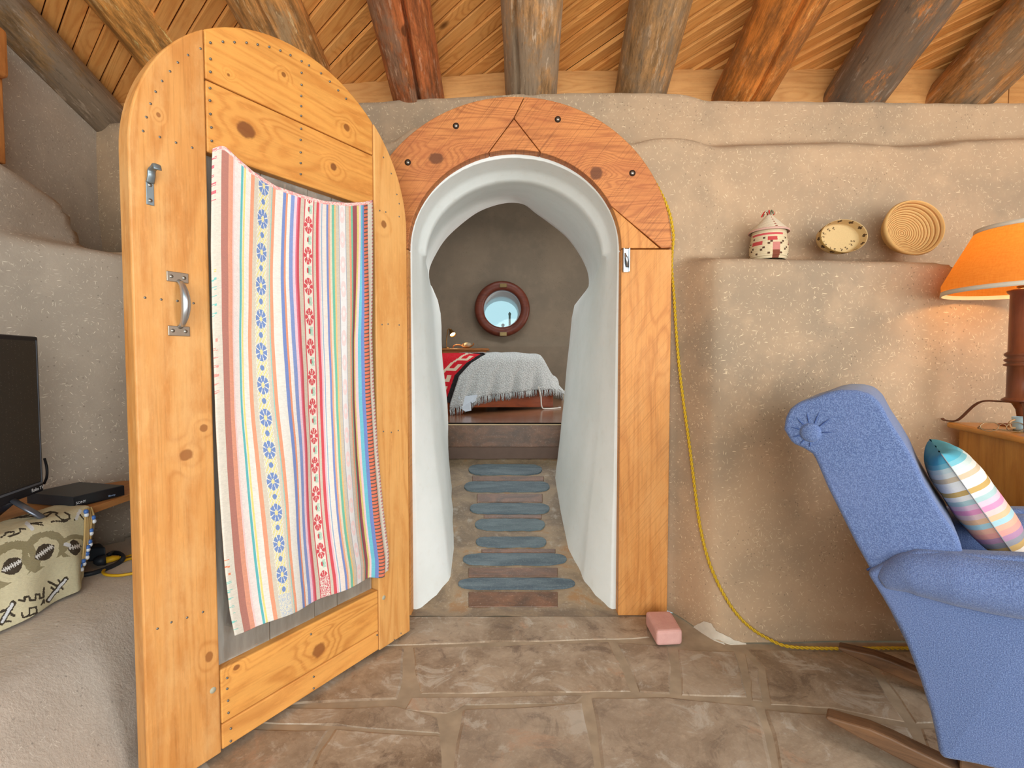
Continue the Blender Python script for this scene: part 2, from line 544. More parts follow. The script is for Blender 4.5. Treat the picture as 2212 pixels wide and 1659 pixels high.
obj('plaster_patch', mb, plain('pale_plaster', (212, 200, 182), .9, 0, .15, 40, .3), bpy.data.objects['wall_back'])
# left wall
SL = 0.367; ZC0 = 2.417; YC0 = 2.42
LL = [(-3, 2.2), (1.2, 1.93), (1.55, 1.80), (1.709, 1.764), (1.85, 1.725), (1.97, 1.69), (2.02, 1.60), (2.05, 1.50), (3, 1.49)]


def left_x(y, z):
    l = interp(LL, y)
    x = -1.74 - 0.30 * ss(l - 0.06, l + 0.05, z)
    x += 0.30 * ss(1.55, 2.06, y) * (1 - ss(1.43, 1.50, z))
    x += 0.05 * max(0, 1 - (z - 0.35) / 0.3) ** 2 if 0.35 < z < 0.65 else 0
    return x + 0.02 * nz(y, z, 2.2, 1.5) + 0.006 * nz(y, z, 7.2, 5)


rows = []
for i in range(121):
    r = []
    for k in range(151):
        y = -2.4 + 5.1 * k / 150; z = (ZC0 + SL * (YC0 - y) + .02) * i / 120; r.append((left_x(y, z), y, z))
    rows.append(r)
tag(obj('wall_left', MB().grid(rows), A_LEFT), 'grey brown adobe side wall with a rounded ledge behind the television', 'wall', kind='structure')

# right wall, outside the frame, closes the room
mb = MB(); mb.box((2.95, -2.4, 0), (3.05, 2.6, 3.8))
tag(obj('wall_right', mb, A_BACK), 'plain tan adobe wall on the far right side', 'wall', kind='structure')

# ------------------------------------------------------------------ ceiling: boards, logs, frieze
SL = 0.367; ZC0 = 2.417; YC0 = 2.42


def ceil_z(Y): return ZC0 + SL * (YC0 - Y)


ceil_ang = math.atan(SL)
ceiling = thing('ceiling', (0, 0, 2.4), 'sloping ceiling of narrow diagonal pine boards above the log beams', 'ceiling', kind='structure')
mb = MB()
mb.add([(-3, -2.5, ceil_z(-2.5) + .05), (3.2, -2.5, ceil_z(-2.5) + .05), (3.2, 2.9, ceil_z(2.9) + .05), (-3, 2.9, ceil_z(2.9) + .05)], [(0, 1, 2, 3)])
obj('roof_deck', mb, plain('roof_deck_dark', (48, 30, 16), 0.9), ceiling)
W_BOARD = wood('ceiling_pine', 'X', (240, 174, 98), (204, 126, 58), (), 20, 0.06, (84, 46, 20), 0.5, (244, 186, 114), True, 0.4, True)
bw = 0.056
u_dir = Vector((1, -0.78, 0.78 * SL)).normalized()                      # board direction in the roof plane
nrm = Vector((0, SL, 1)).normalized()                                    # roof normal
v_dir = nrm.cross(u_dir).normalized()
bmesh_board = None
Rb = Matrix((u_dir, v_dir, nrm)).transposed()
spacing = 0.061
origin = Vector((0, 2.3, ceil_z(2.3)))
k = 0
for i in range(-44, 62):
    d = i * spacing
    # board centre line: origin + v_dir*d, clip to the room
    c = origin + v_dir * d
    tmin, tmax = -9, 9
    for comp, lo, hi in ((0, -2.75, 3.0), (1, -1.2, 2.62)):
        a = (lo - c[comp]) / u_dir[comp]; b = (hi - c[comp]) / u_dir[comp]
        if a > b: a, b = b, a
        tmin = max(tmin, a); tmax = min(tmax, b)
    if tmax - tmin < 0.25: continue
    ln = tmax - tmin; ctr = c + u_dir * ((tmin + tmax) / 2)
    mb = MB().box((-ln / 2, -bw / 2, -0.011), (ln / 2, bw / 2, 0.011))
    if bmesh_board is None or True:
        o = obj('ceiling_board', mb, W_BOARD, None, bevel=0.002, seg=1)
    tilt = random.uniform(0.13, 0.30)
    M = Rb.to_4x4() @ Matrix.Rotation(tilt, 4, 'X')
    o.parent = ceiling
    o.rotation_euler = M.to_euler()
    off = nrm * random.uniform(0.006, 0.014)
    o.location = ctr + off - Vector(ceiling.location) - M.to_3x3() @ Vector((0, 0, 0.011))
    k += 1

# log beams: (px centre at the wall, py), (px centre at the top edge of the picture), widths in px
LOGS = [
    ((372, 196), 215, 126, (220, 154, 80), (204, 158, 100), (232, 190, 132), 0.25, 'smooth honey coloured log beam running behind the top of the open door, nearest the left wall'),
    ((640, 205), 533, 132, (206, 146, 84), (184, 152, 112), (220, 176, 118), 0.4, 'brown log beam with a knot passing just right of the rounded top of the open door'),
    ((890, 212), 846, 118, (188, 108, 62), (160, 124, 98), (214, 140, 82), 0.4, 'reddish brown log beam with a long open crack, left of the arch top'),
    ((1148, 206), 1149, 117, (196, 152, 104), (164, 146, 124), (216, 154, 88), 0.7, 'weathered grey log beam directly above the arch top'),
    ((1398, 200), 1445, 117, (182, 142, 96), (146, 126, 102), (206, 148, 84), 0.65, 'grey brown log beam with a pale knot, first one right of the arch top'),
    ((1630, 214), 1748, 124, (206, 128, 58), (136, 92, 54), (238, 178, 106), 0.35, 'bright orange and brown mottled log beam with a winding crack'),
    ((1885, 218), 2045, 124, (182, 132, 84), (108, 100, 90), (222, 136, 62), 0.72, 'dark charcoal grey log beam with orange scraped patches'),
    ((2128, 220), 2358, 126, (190, 134, 78), (140, 120, 96), (212, 158, 102), 0.6, 'brown grey log beam cut off by the right edge of the photo'),
]


def log_mesh(p0, p1, r0, r1, seed, n=36, m=44, crack=None):
    ax = (p1 - p0); ln = ax.length; rows = []
    ca = random.uniform(0, 6)
    for i in range(m + 1):
        t = i / m; r = r0 + (r1 - r0) * t; x = ln * t
        wob = Vector((0, 0.010 * nz(t * 3, seed), 0.010 * nz(t * 3, seed + 9)))
        row = []
        for k in range(n):
            q = 2 * math.pi * k / n
            rr = r * (1 + 0.035 * nz(math.cos(q) * 1.2 + seed, math.sin(q) * 1.2, x * 1.2) + 0.02 * nz(math.cos(q) * 4, math.sin(q) * 4 + seed, x * 5))
            if crack is not None:
                qq = crack[0] + 0.10 * nz(x * 3, seed, 2) + 0.03 * nz(x * 14, seed, 4)
                d = abs((q - qq + math.pi) % (2 * math.pi) - math.pi)
                rr -= crack[1] * 1.6 * r * max(0, 1 - (d / 0.085) ** 2)
            row.append(Vector((x, rr * math.cos(q), rr * math.sin(q))) + wob)
        rows.append(row)
    mb = MB().grid(rows, True, None, True)
    mb.f.append(list(range(n))[::-1]); mb.sm.append(False); mb.col.append(None)
    mb.f.append([m * n + k for k in range(n)]); mb.sm.append(False); mb.col.append(None)
    return mb


def place_log(p0, p1, r0, r1, seed, mat, label, crack=None):
    mb = log_mesh(p0, p1, r0, r1, seed, 150 if crack else 36, 80, crack)
    x = (p1 - p0).normalized(); y = Vector((0, 0, 1)).cross(x).normalized(); z = x.cross(y)
    R = Matrix((x, y, z)).transposed().to_4x4()
    o = obj('log_beam', mb, mat); o.rotation_euler = R.to_euler()
    shift = o.location.copy(); o.location = p0 + R.to_3x3() @ shift
    return tag(o, label, 'beam', 'round log beams under the ceiling')


for i, ((cx, cy), cx0, wpx, warm, gray, mark, wg, lab) in enumerate(LOGS):
    Yw = 2.25 if cx > 1000 else 2.25 + 0.25 * (1000 - cx) / 760
    pb = atY(cx, cy, Yw)
    # plane parallel to the roof through the underside of the log at the wall
    q = onplane(cx0, 0, pb, (0, SL, 1))
    r = wpx * Yw / F_PX / 2
    d = (q - pb).normalized()
    up = Vector((0, SL, 1)).normalized() * (r * 0.97)
    p0 = pb + up - d * 0.42; p1 = pb + up + d * 2.9
    crack = {2: (4.95, 0.22), 5: (4.6, 0.12), 1: (4.9, 0.07), 3: (4.15, 0.10), 7: (5.1, 0.10)}.get(i)
    place_log(p0, p1, r * 0.97, r * 1.03, i * 2.3 + 1, log_mat('log_%d' % i, warm, gray, mark, i + 1, wg), lab, crack)
# wall log half sunk in the left wall
pb = Vector((-2.03, 2.50, ceil_z(2.5) - 0.115))
d = Vector((0.0, -1, SL)).normalized()
place_log(pb - d * 0.2, pb + d * 3.0, 0.10, 0.11, 31, log_mat('log_wall', (150, 118, 80), (134, 118, 100), (110, 94, 74), 9, 0.8),
          'slim grey log beam lying along the top of the left wall')

# frieze board behind the logs
W_FRIEZE = wood('frieze_pine', 'X', (214, 158, 96), (186, 122, 62), (), 16, 0.07, (120, 70, 34), 0.55, None, True, 0.3, True)
frieze = thing('trim_1', (0, 2.42, 2.3), 'pine blocking boards fitted between the log beams above the wall', 'trim', kind='structure')
FX = [-2.2, -1.62, -1.10, -0.55, 0.09, 0.62, 1.16, 1.75, 2.35, 2.9]
for a, b in zip(FX, FX[1:]):
    ya = 2.42 if a > 0 else 2.42 + .09 * (-a); yb = 2.42 if b > 0 else 2.42 + .09 * (-b)
    za = ceil_z(ya) - .005; zb = ceil_z(yb) - .005
    dz = random.uniform(-.004, .006)
    a2, b2 = a + .002, b - .002
    vs = [(a2, ya, za - .24), (b2, yb, zb - .24), (b2, yb, zb + dz), (a2, ya, za + dz)]
    mb = MB().prism(vs, (0, 0.03, 0)); obj('blocking_board', mb, W_FRIEZE, frieze, bevel=.002)

# timber post and corbel at the far left
W_POST = wood('post_pine', 'Z', (200, 132, 70), (150, 88, 40), (), 14, 0.1, (70, 40, 20), 0.55)
post = thing('timber_post', (-1.98, 1.66, 1.75), 'weathered pine post with a rounded corbel on the left wall', 'post')
p = atX(0, 200, -1.93)
mb = MB().box((-2.02, 1.55, 1.79), (-1.94, atX(12, 300, -1.94).y, 2.2)); obj('post', mb, W_POST, post, bevel=.006)
za = atX(20, 66, -1.9).z; zb = atX(20, 172, -1.9).z; ye = atX(22, 100, -1.9).y
mb = MB().box((-2.02, 1.5, zb), (-1.9, ye, za)); obj('corbel', mb, W_POST, post, bevel=.02, seg=3)

# ------------------------------------------------------------------ floor of flagstones
def stone_mat(name, cols, seed):
    g = G(name, 0.62, 0.35); v = g.co()
    off = g.math('MULTIPLY', g.rnd(), 23.0); n = g.nt.nodes.new('ShaderNodeCombineXYZ'); g.put(n.inputs[0], off); g.put(n.inputs[1], off)
    v = g.vmath('ADD', v, n.outputs[0])
    a = g.noise(v, 3.4, 9, 0.72, 0.5); b = g.noise(v, 7, 10, 0.74, 0.9); c_ = g.noise(v, 55, 5, 0.75); e_ = g.noise(g.map(v, (1, 1, 1), (0, 0, .6), (5, 3, 1)), 4.5, 9, 0.74, .6)
    c = g.mix(g.step(a, 0.36, 0.62), L(cols[0]), L(cols[1]))
    c = g.mix(g.math('MULTIPLY', g.step(b, 0.53, 0.63), 0.7), c, L(cols[2]))
    c = g.mix(g.math('MULTIPLY', g.step(b, 0.36, 0.47, 1, 0), 0.75), c, L(cols[3]))
    c = g.mix(g.math('MULTIPLY', g.step(e_, 0.57, 0.66), 0.6), c, L(cols[5]))
    c = g.mix(g.math('MULTIPLY', g.step(c_, 0.5, 0.7), 0.35), c, L([min(255, x * 1.15) for x in cols[1]]))
    c = g.mix(g.math('MULTIPLY', g.rnd(), 0.3), c, L(cols[4]))
    # thin layered ridges of split stone
    lay = g.noise(v, 2.2, 3, 0.5, 0.8); ed = g.math('ABSOLUTE', g.math('SUBTRACT', g.math('FRACT', g.math('MULTIPLY', lay, 7.0)), 0.5))
    ln = g.step(ed, 0.0, 0.05, 1, 0)
    c = g.mix(g.math('MULTIPLY', ln, 0.10), c, L([x * 0.6 for x in cols[3]]))
    g.base(c); g.rough(g.step(b, 0.3, 0.7, 0.45, 0.75))
    hh = g.math('ADD', g.math('MULTIPLY', g.math('FLOOR', g.math('MULTIPLY', lay, 7.0)), 0.5), g.math('MULTIPLY', c_, 0.5))
    g.bump(hh, 0.3, 0.005)
    return g.m


S_FLAG = stone_mat('flagstone', ((138, 117, 94), (178, 159, 136), (200, 192, 178), (106, 86, 68), (166, 156, 142), (186, 146, 114)), 1)
S_GROUT = plain('floor_mortar', (166, 149, 126), 0.9, 0, 0.4, 14, 0.3)
floor = thing('floor', (0, 0, 0), 'worn brown and grey flagstone floor with wide mortar joints', 'floor', kind='structure')
mb = MB().box((-2.2, -2.4, -0.08), (3.0, 2.03, -0.005)); obj('mortar_bed', mb, S_GROUT, floor)


def flag(poly_px, h=0.0, mat=S_FLAG, world=False):
    pts = [Vector((x, y, 0)) for x, y in poly_px] if world else [atZ(px, py, 0) for px, py in poly_px]
    c = sum(pts, Vector()) / len(pts); out = []
    for i, a in enumerate(pts):
        b = pts[(i + 1) % len(pts)]; n = max(2, int((b - a).length / 0.05)); t = (b - a).normalized(); nn = Vector((t.y, -t.x, 0))
        for k in range(n):
            p = a + (b - a) * (k / n); p = p + nn * 0.006 * nz(p.x, p.y, 1.7, 9); out.append(p - (c - p).normalized() * 0.003)
    m = len(out); z1 = 0.0 + h
    inn = [p + (c - p).normalized() * 0.012 for p in out]
    vs = [(p.x, p.y, -0.03) for p in out] + [(p.x, p.y, z1 - 0.005) for p in out] + [(p.x, p.y, z1) for p in inn]
    fs = [(i, (i + 1) % m, m + (i + 1) % m, m + i) for i in range(m)] + [(m + i, m + (i + 1) % m, 2 * m + (i + 1) % m, 2 * m + i) for i in range(m)]
    fs.append(tuple(range(2 * m, 3 * m)))
    mb = MB().add(vs, fs); mb.sm = [False] * len(fs)
    return obj('flagstone', mb, mat, floor)


FL = [
    [(700, 1332), (1398, 1327), (1404, 1374), (1330, 1379), (905, 1390), (660, 1395)],
    [(560, 1420), (868, 1396), (872, 1400), (868, 1470), (858, 1508), (540, 1524)],
    [(890, 1397), (1318, 1384), (1340, 1430), (1366, 1492), (905, 1497), (896, 1450)],
    [(1332, 1386), (1442, 1392), (1450, 1440), (1448, 1497), (1382, 1494), (1356, 1430)],
    [(1464, 1400), (1588, 1404), (1604, 1452), (1616, 1506), (1472, 1500)],
    [(1610, 1408), (1640, 1440), (1648, 1516), (1624, 1512)],
    [(1610, 1398), (1850, 1402), (1880, 1440), (1960, 1560), (1800, 1530), (1662, 1520), (1648, 1440)],
    [(1866, 1402), (2400, 1410), (2400, 1560), (1975, 1560), (1895, 1440)],
    [(886, 1504), (1262, 1500), (1245, 1516), (1000, 1520), (985, 1532), (960, 1540), (870, 1530)],
    [(520, 1530), (860, 1524), (945, 1548), (952, 1582), (726, 1566), (600, 1560), (500, 1556)],
    [(724, 1572), (950, 1588), (953, 1680), (664, 1680), (690, 1622)],
    [(440, 1570), (712, 1574), (680, 1624), (648, 1680), (360, 1680)],
    [(1000, 1530), (1140, 1524), (1256, 1516), (1274, 1590), (1288, 1680), (978, 1680), (988, 1600)],
    [(1278, 1506), (1440, 1504), (1632, 1524), (1652, 1580), (1670, 1680), (1302, 1680), (1292, 1600)],
    [(1652, 1530), (1800, 1542), (1962, 1570), (2010, 1680), (1690, 1680), (1668, 1580)],
    [(1985, 1570), (2400, 1570), (2400, 1680), (2030, 1680)],
]
for q in FL: flag(q, random.uniform(-0.0035, -0.001))
# stones nearer the camera, below the picture
yb = atZ(1106, 1686, 0).y
for j in range(3):
    y1 = yb - 0.55 * j; y0 = y1 - 0.53; x = -1.0 + 0.17 * j
    while x < 2.6:
        wd = random.uniform(0.45, 0.75); flag([(x, y0), (x + wd - .02, y0), (x + wd - .02, y1), (x, y1)], random.uniform(-.003, .001), S_FLAG, True); x += wd

# ------------------------------------------------------------------ arched door frame
W_ARCH = lambda nm, ax, kn=(): wood(nm, ax, (206, 132, 72), (150, 80, 40), kn, 22, 0.12, (96, 52, 26), 0.55, (176, 98, 54), False, 0.4, False, 0.15, 0.5)
W_JAMB = wood('jamb_pine', 'Z', (216, 148, 78), (184, 112, 50), (), 14, 0.09, (120, 70, 32), 0.55, (222, 162, 96), True, 0.4, True, 0.15, 0.3)
frame = thing('door_frame', (OCX, YF, 0), 'thick arched pine door frame with bolts around the white passage', 'door frame', kind='structure')


def arc(rx, rz, a0, a1, n=18):
    return [(OCX + rx * math.cos(math.radians(a0 + (a1 - a0) * i / n)), OZ + rz * math.sin(math.radians(a0 + (a1 - a0) * i / n))) for i in range(n + 1)]


def ang(px, py, rx, rz):
    p = atY(px, py, YF); return math.degrees(math.atan2((p.z - OZ) / rz, (p.x - OCX) / rx))


def P2(px, py): p = atY(px, py, YF); return (p.x, p.z)


def fpiece(name, poly, mat, th=0.055, y=YF):
    mb = MB().prism([(x, y, z) for x, z in poly], (0, th, 0)); return obj(name, mb, mat, frame, bevel=0.003, seg=2)


aT = ang(1132, 221, RXo, RZo); aL = ang(1056, 333, RXi, RZi); aR = ang(1167, 333, RXi, RZi)
apex = P2(1110, 255)
gap = 0.0012
bxl = lambda x, z: (x - gap, z)
left = arc(RXo, RZo, 180, aT + .12, 26) + [bxl(*apex)] + arc(RXi, RZi, aL + .3, 180, 20)
aB = ang(1318, 447, RXi, RZi); cR = P2(1427, 537)
right = arc(RXo, RZo, aT - .12, 0.4, 26) + [(cR[0] + .004, OZ + .002)] + arc(RXi, RZi, aB + .3, aR - .3, 14) + [(apex[0] + gap, apex[1])]
key = [(apex[0], apex[1] - 2 * gap)] + arc(RXi, RZi, aR + .3, aL - .3, 8)
small = [(cR[0] - .004, OZ + .002), ] + arc(RXi, RZi, aB - .3, 0.2, 10)[:] + []
loc = lambda px, py: (atY(px, py, YF).x - OCX, 0, atY(px, py, YF).z)
fpiece('arch_board', left, W_ARCH('arch_left_wood', 'X', [loc(942, 342) + (0.022, 0.03)]))
fpiece('arch_board', right, W_ARCH('arch_right_wood', 'X', [loc(1288, 374) + (0.026, 0.026)]))
fpiece('keystone', key, W_ARCH('arch_key_wood', 'X'))
fpiece('arch_board', small, W_JAMB)
for sgn in (1, -1):
    xi = OCX + sgn * RXi; xo = OCX + sgn * RXo
    fpiece('jamb', [(xi, 0.0), (xo, 0.0), (xo, OZ - .003), (xi, OZ - .003)], W_JAMB)
M_STEEL = plain('dull_steel', (150, 146, 138), 0.35, 0.9, 0.15, 60)
M_DARK = plain('dark_hole', (54, 36, 24), 0.8)
M_ZINC = plain('zinc', (186, 190, 194), 0.3, 0.9, 0.1, 80)
for bx_, bz_ in [(985, 272), (881, 351), (1205, 258), (1366, 374)]:
    p = atY(bx_, bz_, YF)
    mb = MB().lathe([(0.0, -.002), (0.012, -.002), (0.0125, .0005), (0.0, .0005)], 20, Matrix.Translation((p.x, YF - .0005, p.z)) @ Matrix.Rotation(math.pi / 2, 4, 'X'))
    rec = obj('bolt_recess', mb, M_DARK, frame)
    mb = MB().lathe([(0.0, .004), (0.005, .004), (0.0075, .002), (0.008, -.001)], 6, Matrix.Translation((p.x, YF - .001, p.z)) @ Matrix.Rotation(math.pi / 2, 4, 'X'))
    obj('bolt', mb, M_STEEL, rec)
# sprung catch on the right jamb
pa = atY(1345, 538, YF); pb = atY(1358, 588, YF)
mb = MB().box((pa.x, YF - .004, pb.z), (pb.x, YF, pa.z)).box((pa.x, YF - .02, pb.z), (pa.x + .003, YF, pa.z)).box((pb.x - .003, YF - .02, pb.z), (pb.x, YF, pa.z))
ct = obj('catch', mb, M_ZINC, frame)
mb = MB().tube([(pa.x + .004, YF - .012, pa.z - .02), (pa.x + .012, YF - .018, pa.z - .04), (pa.x + .018, YF - .012, pb.z + .02)], .006, 8)
obj('roller', mb, M_ZINC, ct)

# ------------------------------------------------------------------ white passage, ramp, slate treads
g = G('white_plaster', 0.75, 0.25); v = g.co(); n1 = g.noise(v, 3, 5, 0.6); n2 = g.noise(v, 25, 4, 0.6)
c = g.mix(g.step(n1, 0.35, 0.7), L(236, 241, 238), L(244, 248, 246)); c = g.mix(g.math('MULTIPLY', g.step(n2, 0.55, 0.75), 0.2), c, L(222, 216, 204))
g.base(c); g.bump(g.math('ADD', n1, g.math('MULTIPLY', n2, 0.2)), 0.25, 0.01); M_WHITE = g.m
ZUP = 0.63
RAMP = [(2.0, 0.0), (2.06, 0.004), (2.12, 0.03), (3.22, 0.41), (3.27, 0.42)]
ramp_z = lambda Y: interp(RAMP, Y)
BR = [(2.03, .425), (2.08, .39), (2.14, .345), (2.22, .312), (2.42, .268), (2.73, .263), (3.03, .258), (3.2, .293), (3.34, .335)]
BL = [(2.03, -.408), (2.08, -.36), (2.14, -.31), (2.22, -.275), (2.4, -.28), (2.62, -.31), (2.88, -.349), (3.12, -.393), (3.34, -.43)]
YE = 3.34
ENDL = [(962, 897), (956, 846), (948, 755), (947, 680), (941, 644), (930, 620), (927, 600), (928, 580), (939, 554), (960, 520), (990, 490), (1030, 460), (1069, 444), (1105, 438)]
ENDR = [(1224, 900), (1231, 801), (1237, 734), (1240, 686), (1246, 650), (1266, 632), (1272, 612), (1268, 584), (1252, 551), (1225, 514), (1189, 484), (1156, 460), (1132, 442), (1105, 438)]


def resamp2(pts, n):
    pts = [Vector((p[0], p[1], 0)) for p in pts]; ls = [0]
    for a, b in zip(pts, pts[1:]): ls.append(ls[-1] + (b - a).length)
    out = []
    for i in range(n):
        t = ls[-1] * i / (n - 1); j = 0
        while j < len(ls) - 2 and ls[j + 1] < t: j += 1
        f = (t - ls[j]) / max(1e-9, ls[j + 1] - ls[j]); out.append(pts[j].lerp(pts[j + 1], f))
    return [(p.x, p.y) for p in out]


def end_prof(tab, n_low=14, n_up=40):
    pts = [(atY(px, py, YE).x, atY(px, py, YE).z) for px, py in tab]
    k = 5 * 6                                                     # shoulder index
    sp = spline([Vector((a, b, 0)) for a, b in pts] + [Vector((2 * pts[-1][0] - pts[-2][0], pts[-2][1], 0))], 6)[:6 * (len(pts) - 1) + 1]
    pts = [(p.x, p.y) for p in sp]
    x0 = pts[0][0]
    low = resamp2([(x0 + (0 if x0 > 0 else 0), 0.40)] + pts[:k + 1], n_low); up = resamp2(pts[k:], n_up)
    return low, up


eLl, eLu = end_prof(ENDL); eRl, eRu = end_prof(ENDR)
SH = 1.50


def front_prof(sgn, hw, top_z, n_low=14, n_up=40):
    low = [(OCX + sgn * hw, SH * i / (n_low - 1)) for i in range(n_low)]
    hz = top_z - SH
    up = [(OCX + sgn * hw * math.cos(math.pi / 2 * i / (n_up - 1)), SH + hz * math.sin(math.pi / 2 * i / (n_up - 1))) for i in range(n_up)]
    return low, up


hw0 = RXi - .006; top0 = OZ + RZi - .012
rows = []
for Y in [2.045, 2.055, 2.08, 2.12, 2.16, 2.2, 2.225, 2.25, 2.28, 2.33, 2.4, 2.5, 2.6, 2.7, 2.8, 2.9, 3.0, 3.1, 3.2, 3.28, YE]:
    t = ss(2.2, YE, Y) * 0.55 + 0.45 * max(0, (Y - 2.2) / (YE - 2.2))
    dip = 0.028 * ss(2.19, 2.24, Y) * (1 - ss(2.24, 2.5, Y))       # crease ring of the inner plaster coat
    row = []
    for sgn, (el, eu), bt in ((-1, (eLl, eLu), BL), (1, (eRl, eRu), BR)):
        fl, fu = front_prof(sgn, hw0 - 0.0, top0)
        zb = ramp_z(Y) - 0.02; xb = interp_s(bt, Y)
        half = []
        xs = fl[-1][0] * (1 - t) + el[-1][0] * t - sgn * 0.012 * ss(2.1, 2.3, Y); zs = fl[-1][1] * (1 - t) + el[-1][1] * t
        for i in range(14):
            f = i / 13
            ef = el[i][0] * t + fl[i][0] * (1 - t)
            wbot = (1 - f) ** 1.6
            x = (ef - sgn * 0.012 * ss(2.1, 2.3, Y)) * (1 - wbot) + xb * wbot
            x += 0.006 * nz(Y, f * 2, sgn * 3, 2.0)
            half.append((x, Y, zb + (zs - zb) * f))
        for i in range(1, 40):
            x = fu[i][0] * (1 - t) + eu[i][0] * t; z = fu[i][1] * (1 - t) + eu[i][1] * t
            cx, cz = OCX, 1.4
            dl = math.hypot(x - cx, z - cz); k = 1 - dip / dl
            jag = 0.006 * nz(i * 1.9, sgn * 4, Y * 2) if Y < 2.06 else 0
            half.append((cx + (x - cx) * (k - jag), Y, cz + (z - cz) * (k - jag)))
        row.append(half)
    rows.append(row[0] + row[1][::-1][1:])
prof_end = rows[-1]
rows.insert(0, [(OCX + (x - OCX) * 1.2, 2.057, 1.0 + (z - 1.0) * 1.1) for x, y, z in rows[0]])
# flare behind: the bedroom face of the thick wall
for k_, yy in ((1.03, YE + .02), (1.12, YE + .03)):
    rows.append([(OCX + (x - OCX) * k_, yy, 1.2 + (z - 1.2) * k_) for x, y, z in prof_end])
rows.append([(max(-2.4, min(2.4, OCX + (x - OCX) * 30)), YE + .03, max(0.2, min(3.2, 1.2 + (z - 1.2) * 30))) for x, y, z in prof_end])
tag(obj('wall_passage', MB().grid(rows), M_WHITE), 'white plastered arched passage through the thick wall', 'wall', kind='structure')

g = G('ramp_concrete', 0.5, 0.4); v = g.co(); a = g.noise(v, 5, 5, 0.65, 0.5); b = g.noise(v, 16, 5, 0.7); b3 = g.noise(v, 90, 3, 0.7)
c = g.mix(g.step(a, 0.38, 0.6), L(122, 104, 84), L(156, 134, 106)); c = g.mix(g.math('MULTIPLY', g.step(b, 0.55, 0.7), 0.6), c, L(178, 168, 152))
c = g.mix(g.math('MULTIPLY', g.step(a, 0.56, 0.66), 0.7), c, L(156, 112, 66)); c = g.mix(g.math('MULTIPLY', g.step(b3, 0.55, 0.75), 0.35), c, L(206, 192, 170))
g.base(c); g.bump(g.math('ADD', a, g.math('MULTIPLY', b3, 0.4)), 0.3, 0.006); M_RAMP = g.m
g = G('ramp_brown', 0.4, 0.5); v = g.co(); a = g.noise(g.map(v, (0.6, 1.5, 1)), 9, 6, 0.72, 0.6); b3 = g.noise(v, 130, 3, 0.7)
c = g.mix(g.step(a, 0.35, 0.65), L(88, 66, 50), L(126, 88, 64)); c = g.mix(g.math('MULTIPLY', g.step(a, 0.62, 0.72), 0.6), c, L(190, 158, 128)); c = g.mix(g.math('MULTIPLY', g.step(b3, 0.56, 0.75), 0.4), c, L(176, 160, 144))
g.base(c); g.bump(a, 0.25, 0.005); M_BROWN = g.m
g = G('slate', 0.55, 0.4); v = g.co(); a = g.noise(g.map(v, (0.4, 2, 2)), 14, 6, 0.7); b3 = g.noise(v, 140, 3, 0.7)
c = g.mix(g.step(a, 0.35, 0.68), L(72, 86, 96), L(104, 118, 124)); c = g.mix(g.math('MULTIPLY', g.step(b3, 0.5, 0.72), 0.35), c, L(140, 152, 150)); c = g.mix(g.math('MULTIPLY', g.rnd(), 0.35), c, L(120, 140, 138))
g.base(c); g.bump(a, 0.3, 0.004); M_SLATE = g.m

stair = thing('passage_stair', (0, 2.6, 0), 'worn sloping stair with blue slate treads inside the white passage', 'stair', kind='structure')
rows = []
for Y in [1.995, 2.03, 2.06, 2.1, 2.2, 2.4, 2.6, 2.8, 3.0, 3.2, 3.225]:
    rows.append([(-.56 + 1.12 * k / 30, Y, ramp_z(Y) + 0.004 * nz(k * .4, Y * 3)) for k in range(31)])
rows.append([(x, 3.228, 0.405) for x, y, z in rows[-1]])
obj('ramp', MB().grid(rows), M_RAMP, stair)


def ramp_hit(px, py):
    z = 0.2
    for _ in range(60):
        p = atZ(px, py, z); z = 0.6 * z + 0.4 * ramp_z(p.y)
    return atZ(px, py, z)


TREADS = [(990, 1242, 1251, 1274), (1000, 1224, 1198, 1222), (1028, 1180, 1162, 1183), (1026, 1177, 1123, 1147), (1015, 1187, 1089, 1111), (1003, 1187, 1042, 1064), (1012, 1171, 1005, 1027)]
for i, (xa, xb, ya, yb_) in enumerate(TREADS):
    n = 26; top_, bot_ = [], []
    for k in range(n + 1):
        t = .5 - .5 * math.cos(math.pi * k / n); x = xa + (xb - xa) * t; e = max(0, 1 - abs(2 * t - 1) ** (7 + i % 3)) ** .5
        ym = (ya + yb_) / 2; hh = (yb_ - ya) / 2 * max(.08, e); jt = 1.2 * nz(k * .8, i * 3.1)
        top_.append(ramp_hit(x, ym - hh + jt)); bot_.append(ramp_hit(x, ym + hh + jt))
    poly = bot_ + top_[::-1]
    poly = [p + Vector((0, 0, -0.012)) for p in poly]
    mb = MB().prism(poly, (0, 0, 0.020)); obj('slate_tread', mb, M_SLATE, stair, bevel=.002)
# brown polished panels between the treads
PAN = [(1012, 1205, 1280, 1312), (1012, 1205, 1228, 1247), (1040, 1200, 1187, 1196), (1045, 1170, 1113, 1121), (1030, 1172, 1068, 1086), (1020, 1175, 1030, 1040)]
for (xa, xb, ya, yb_) in PAN:
    a, b, c_, d = ramp_hit(xa, yb_), ramp_hit(xb, yb_), ramp_hit(xb, ya), ramp_hit(xa, ya)
    mb = MB().prism([p + Vector((0, 0, -.010)) for p in (a, b, c_, d)], (0, 0, .0115 + .003)); obj('brown_panel', mb, M_BROWN, stair, bevel=.003)
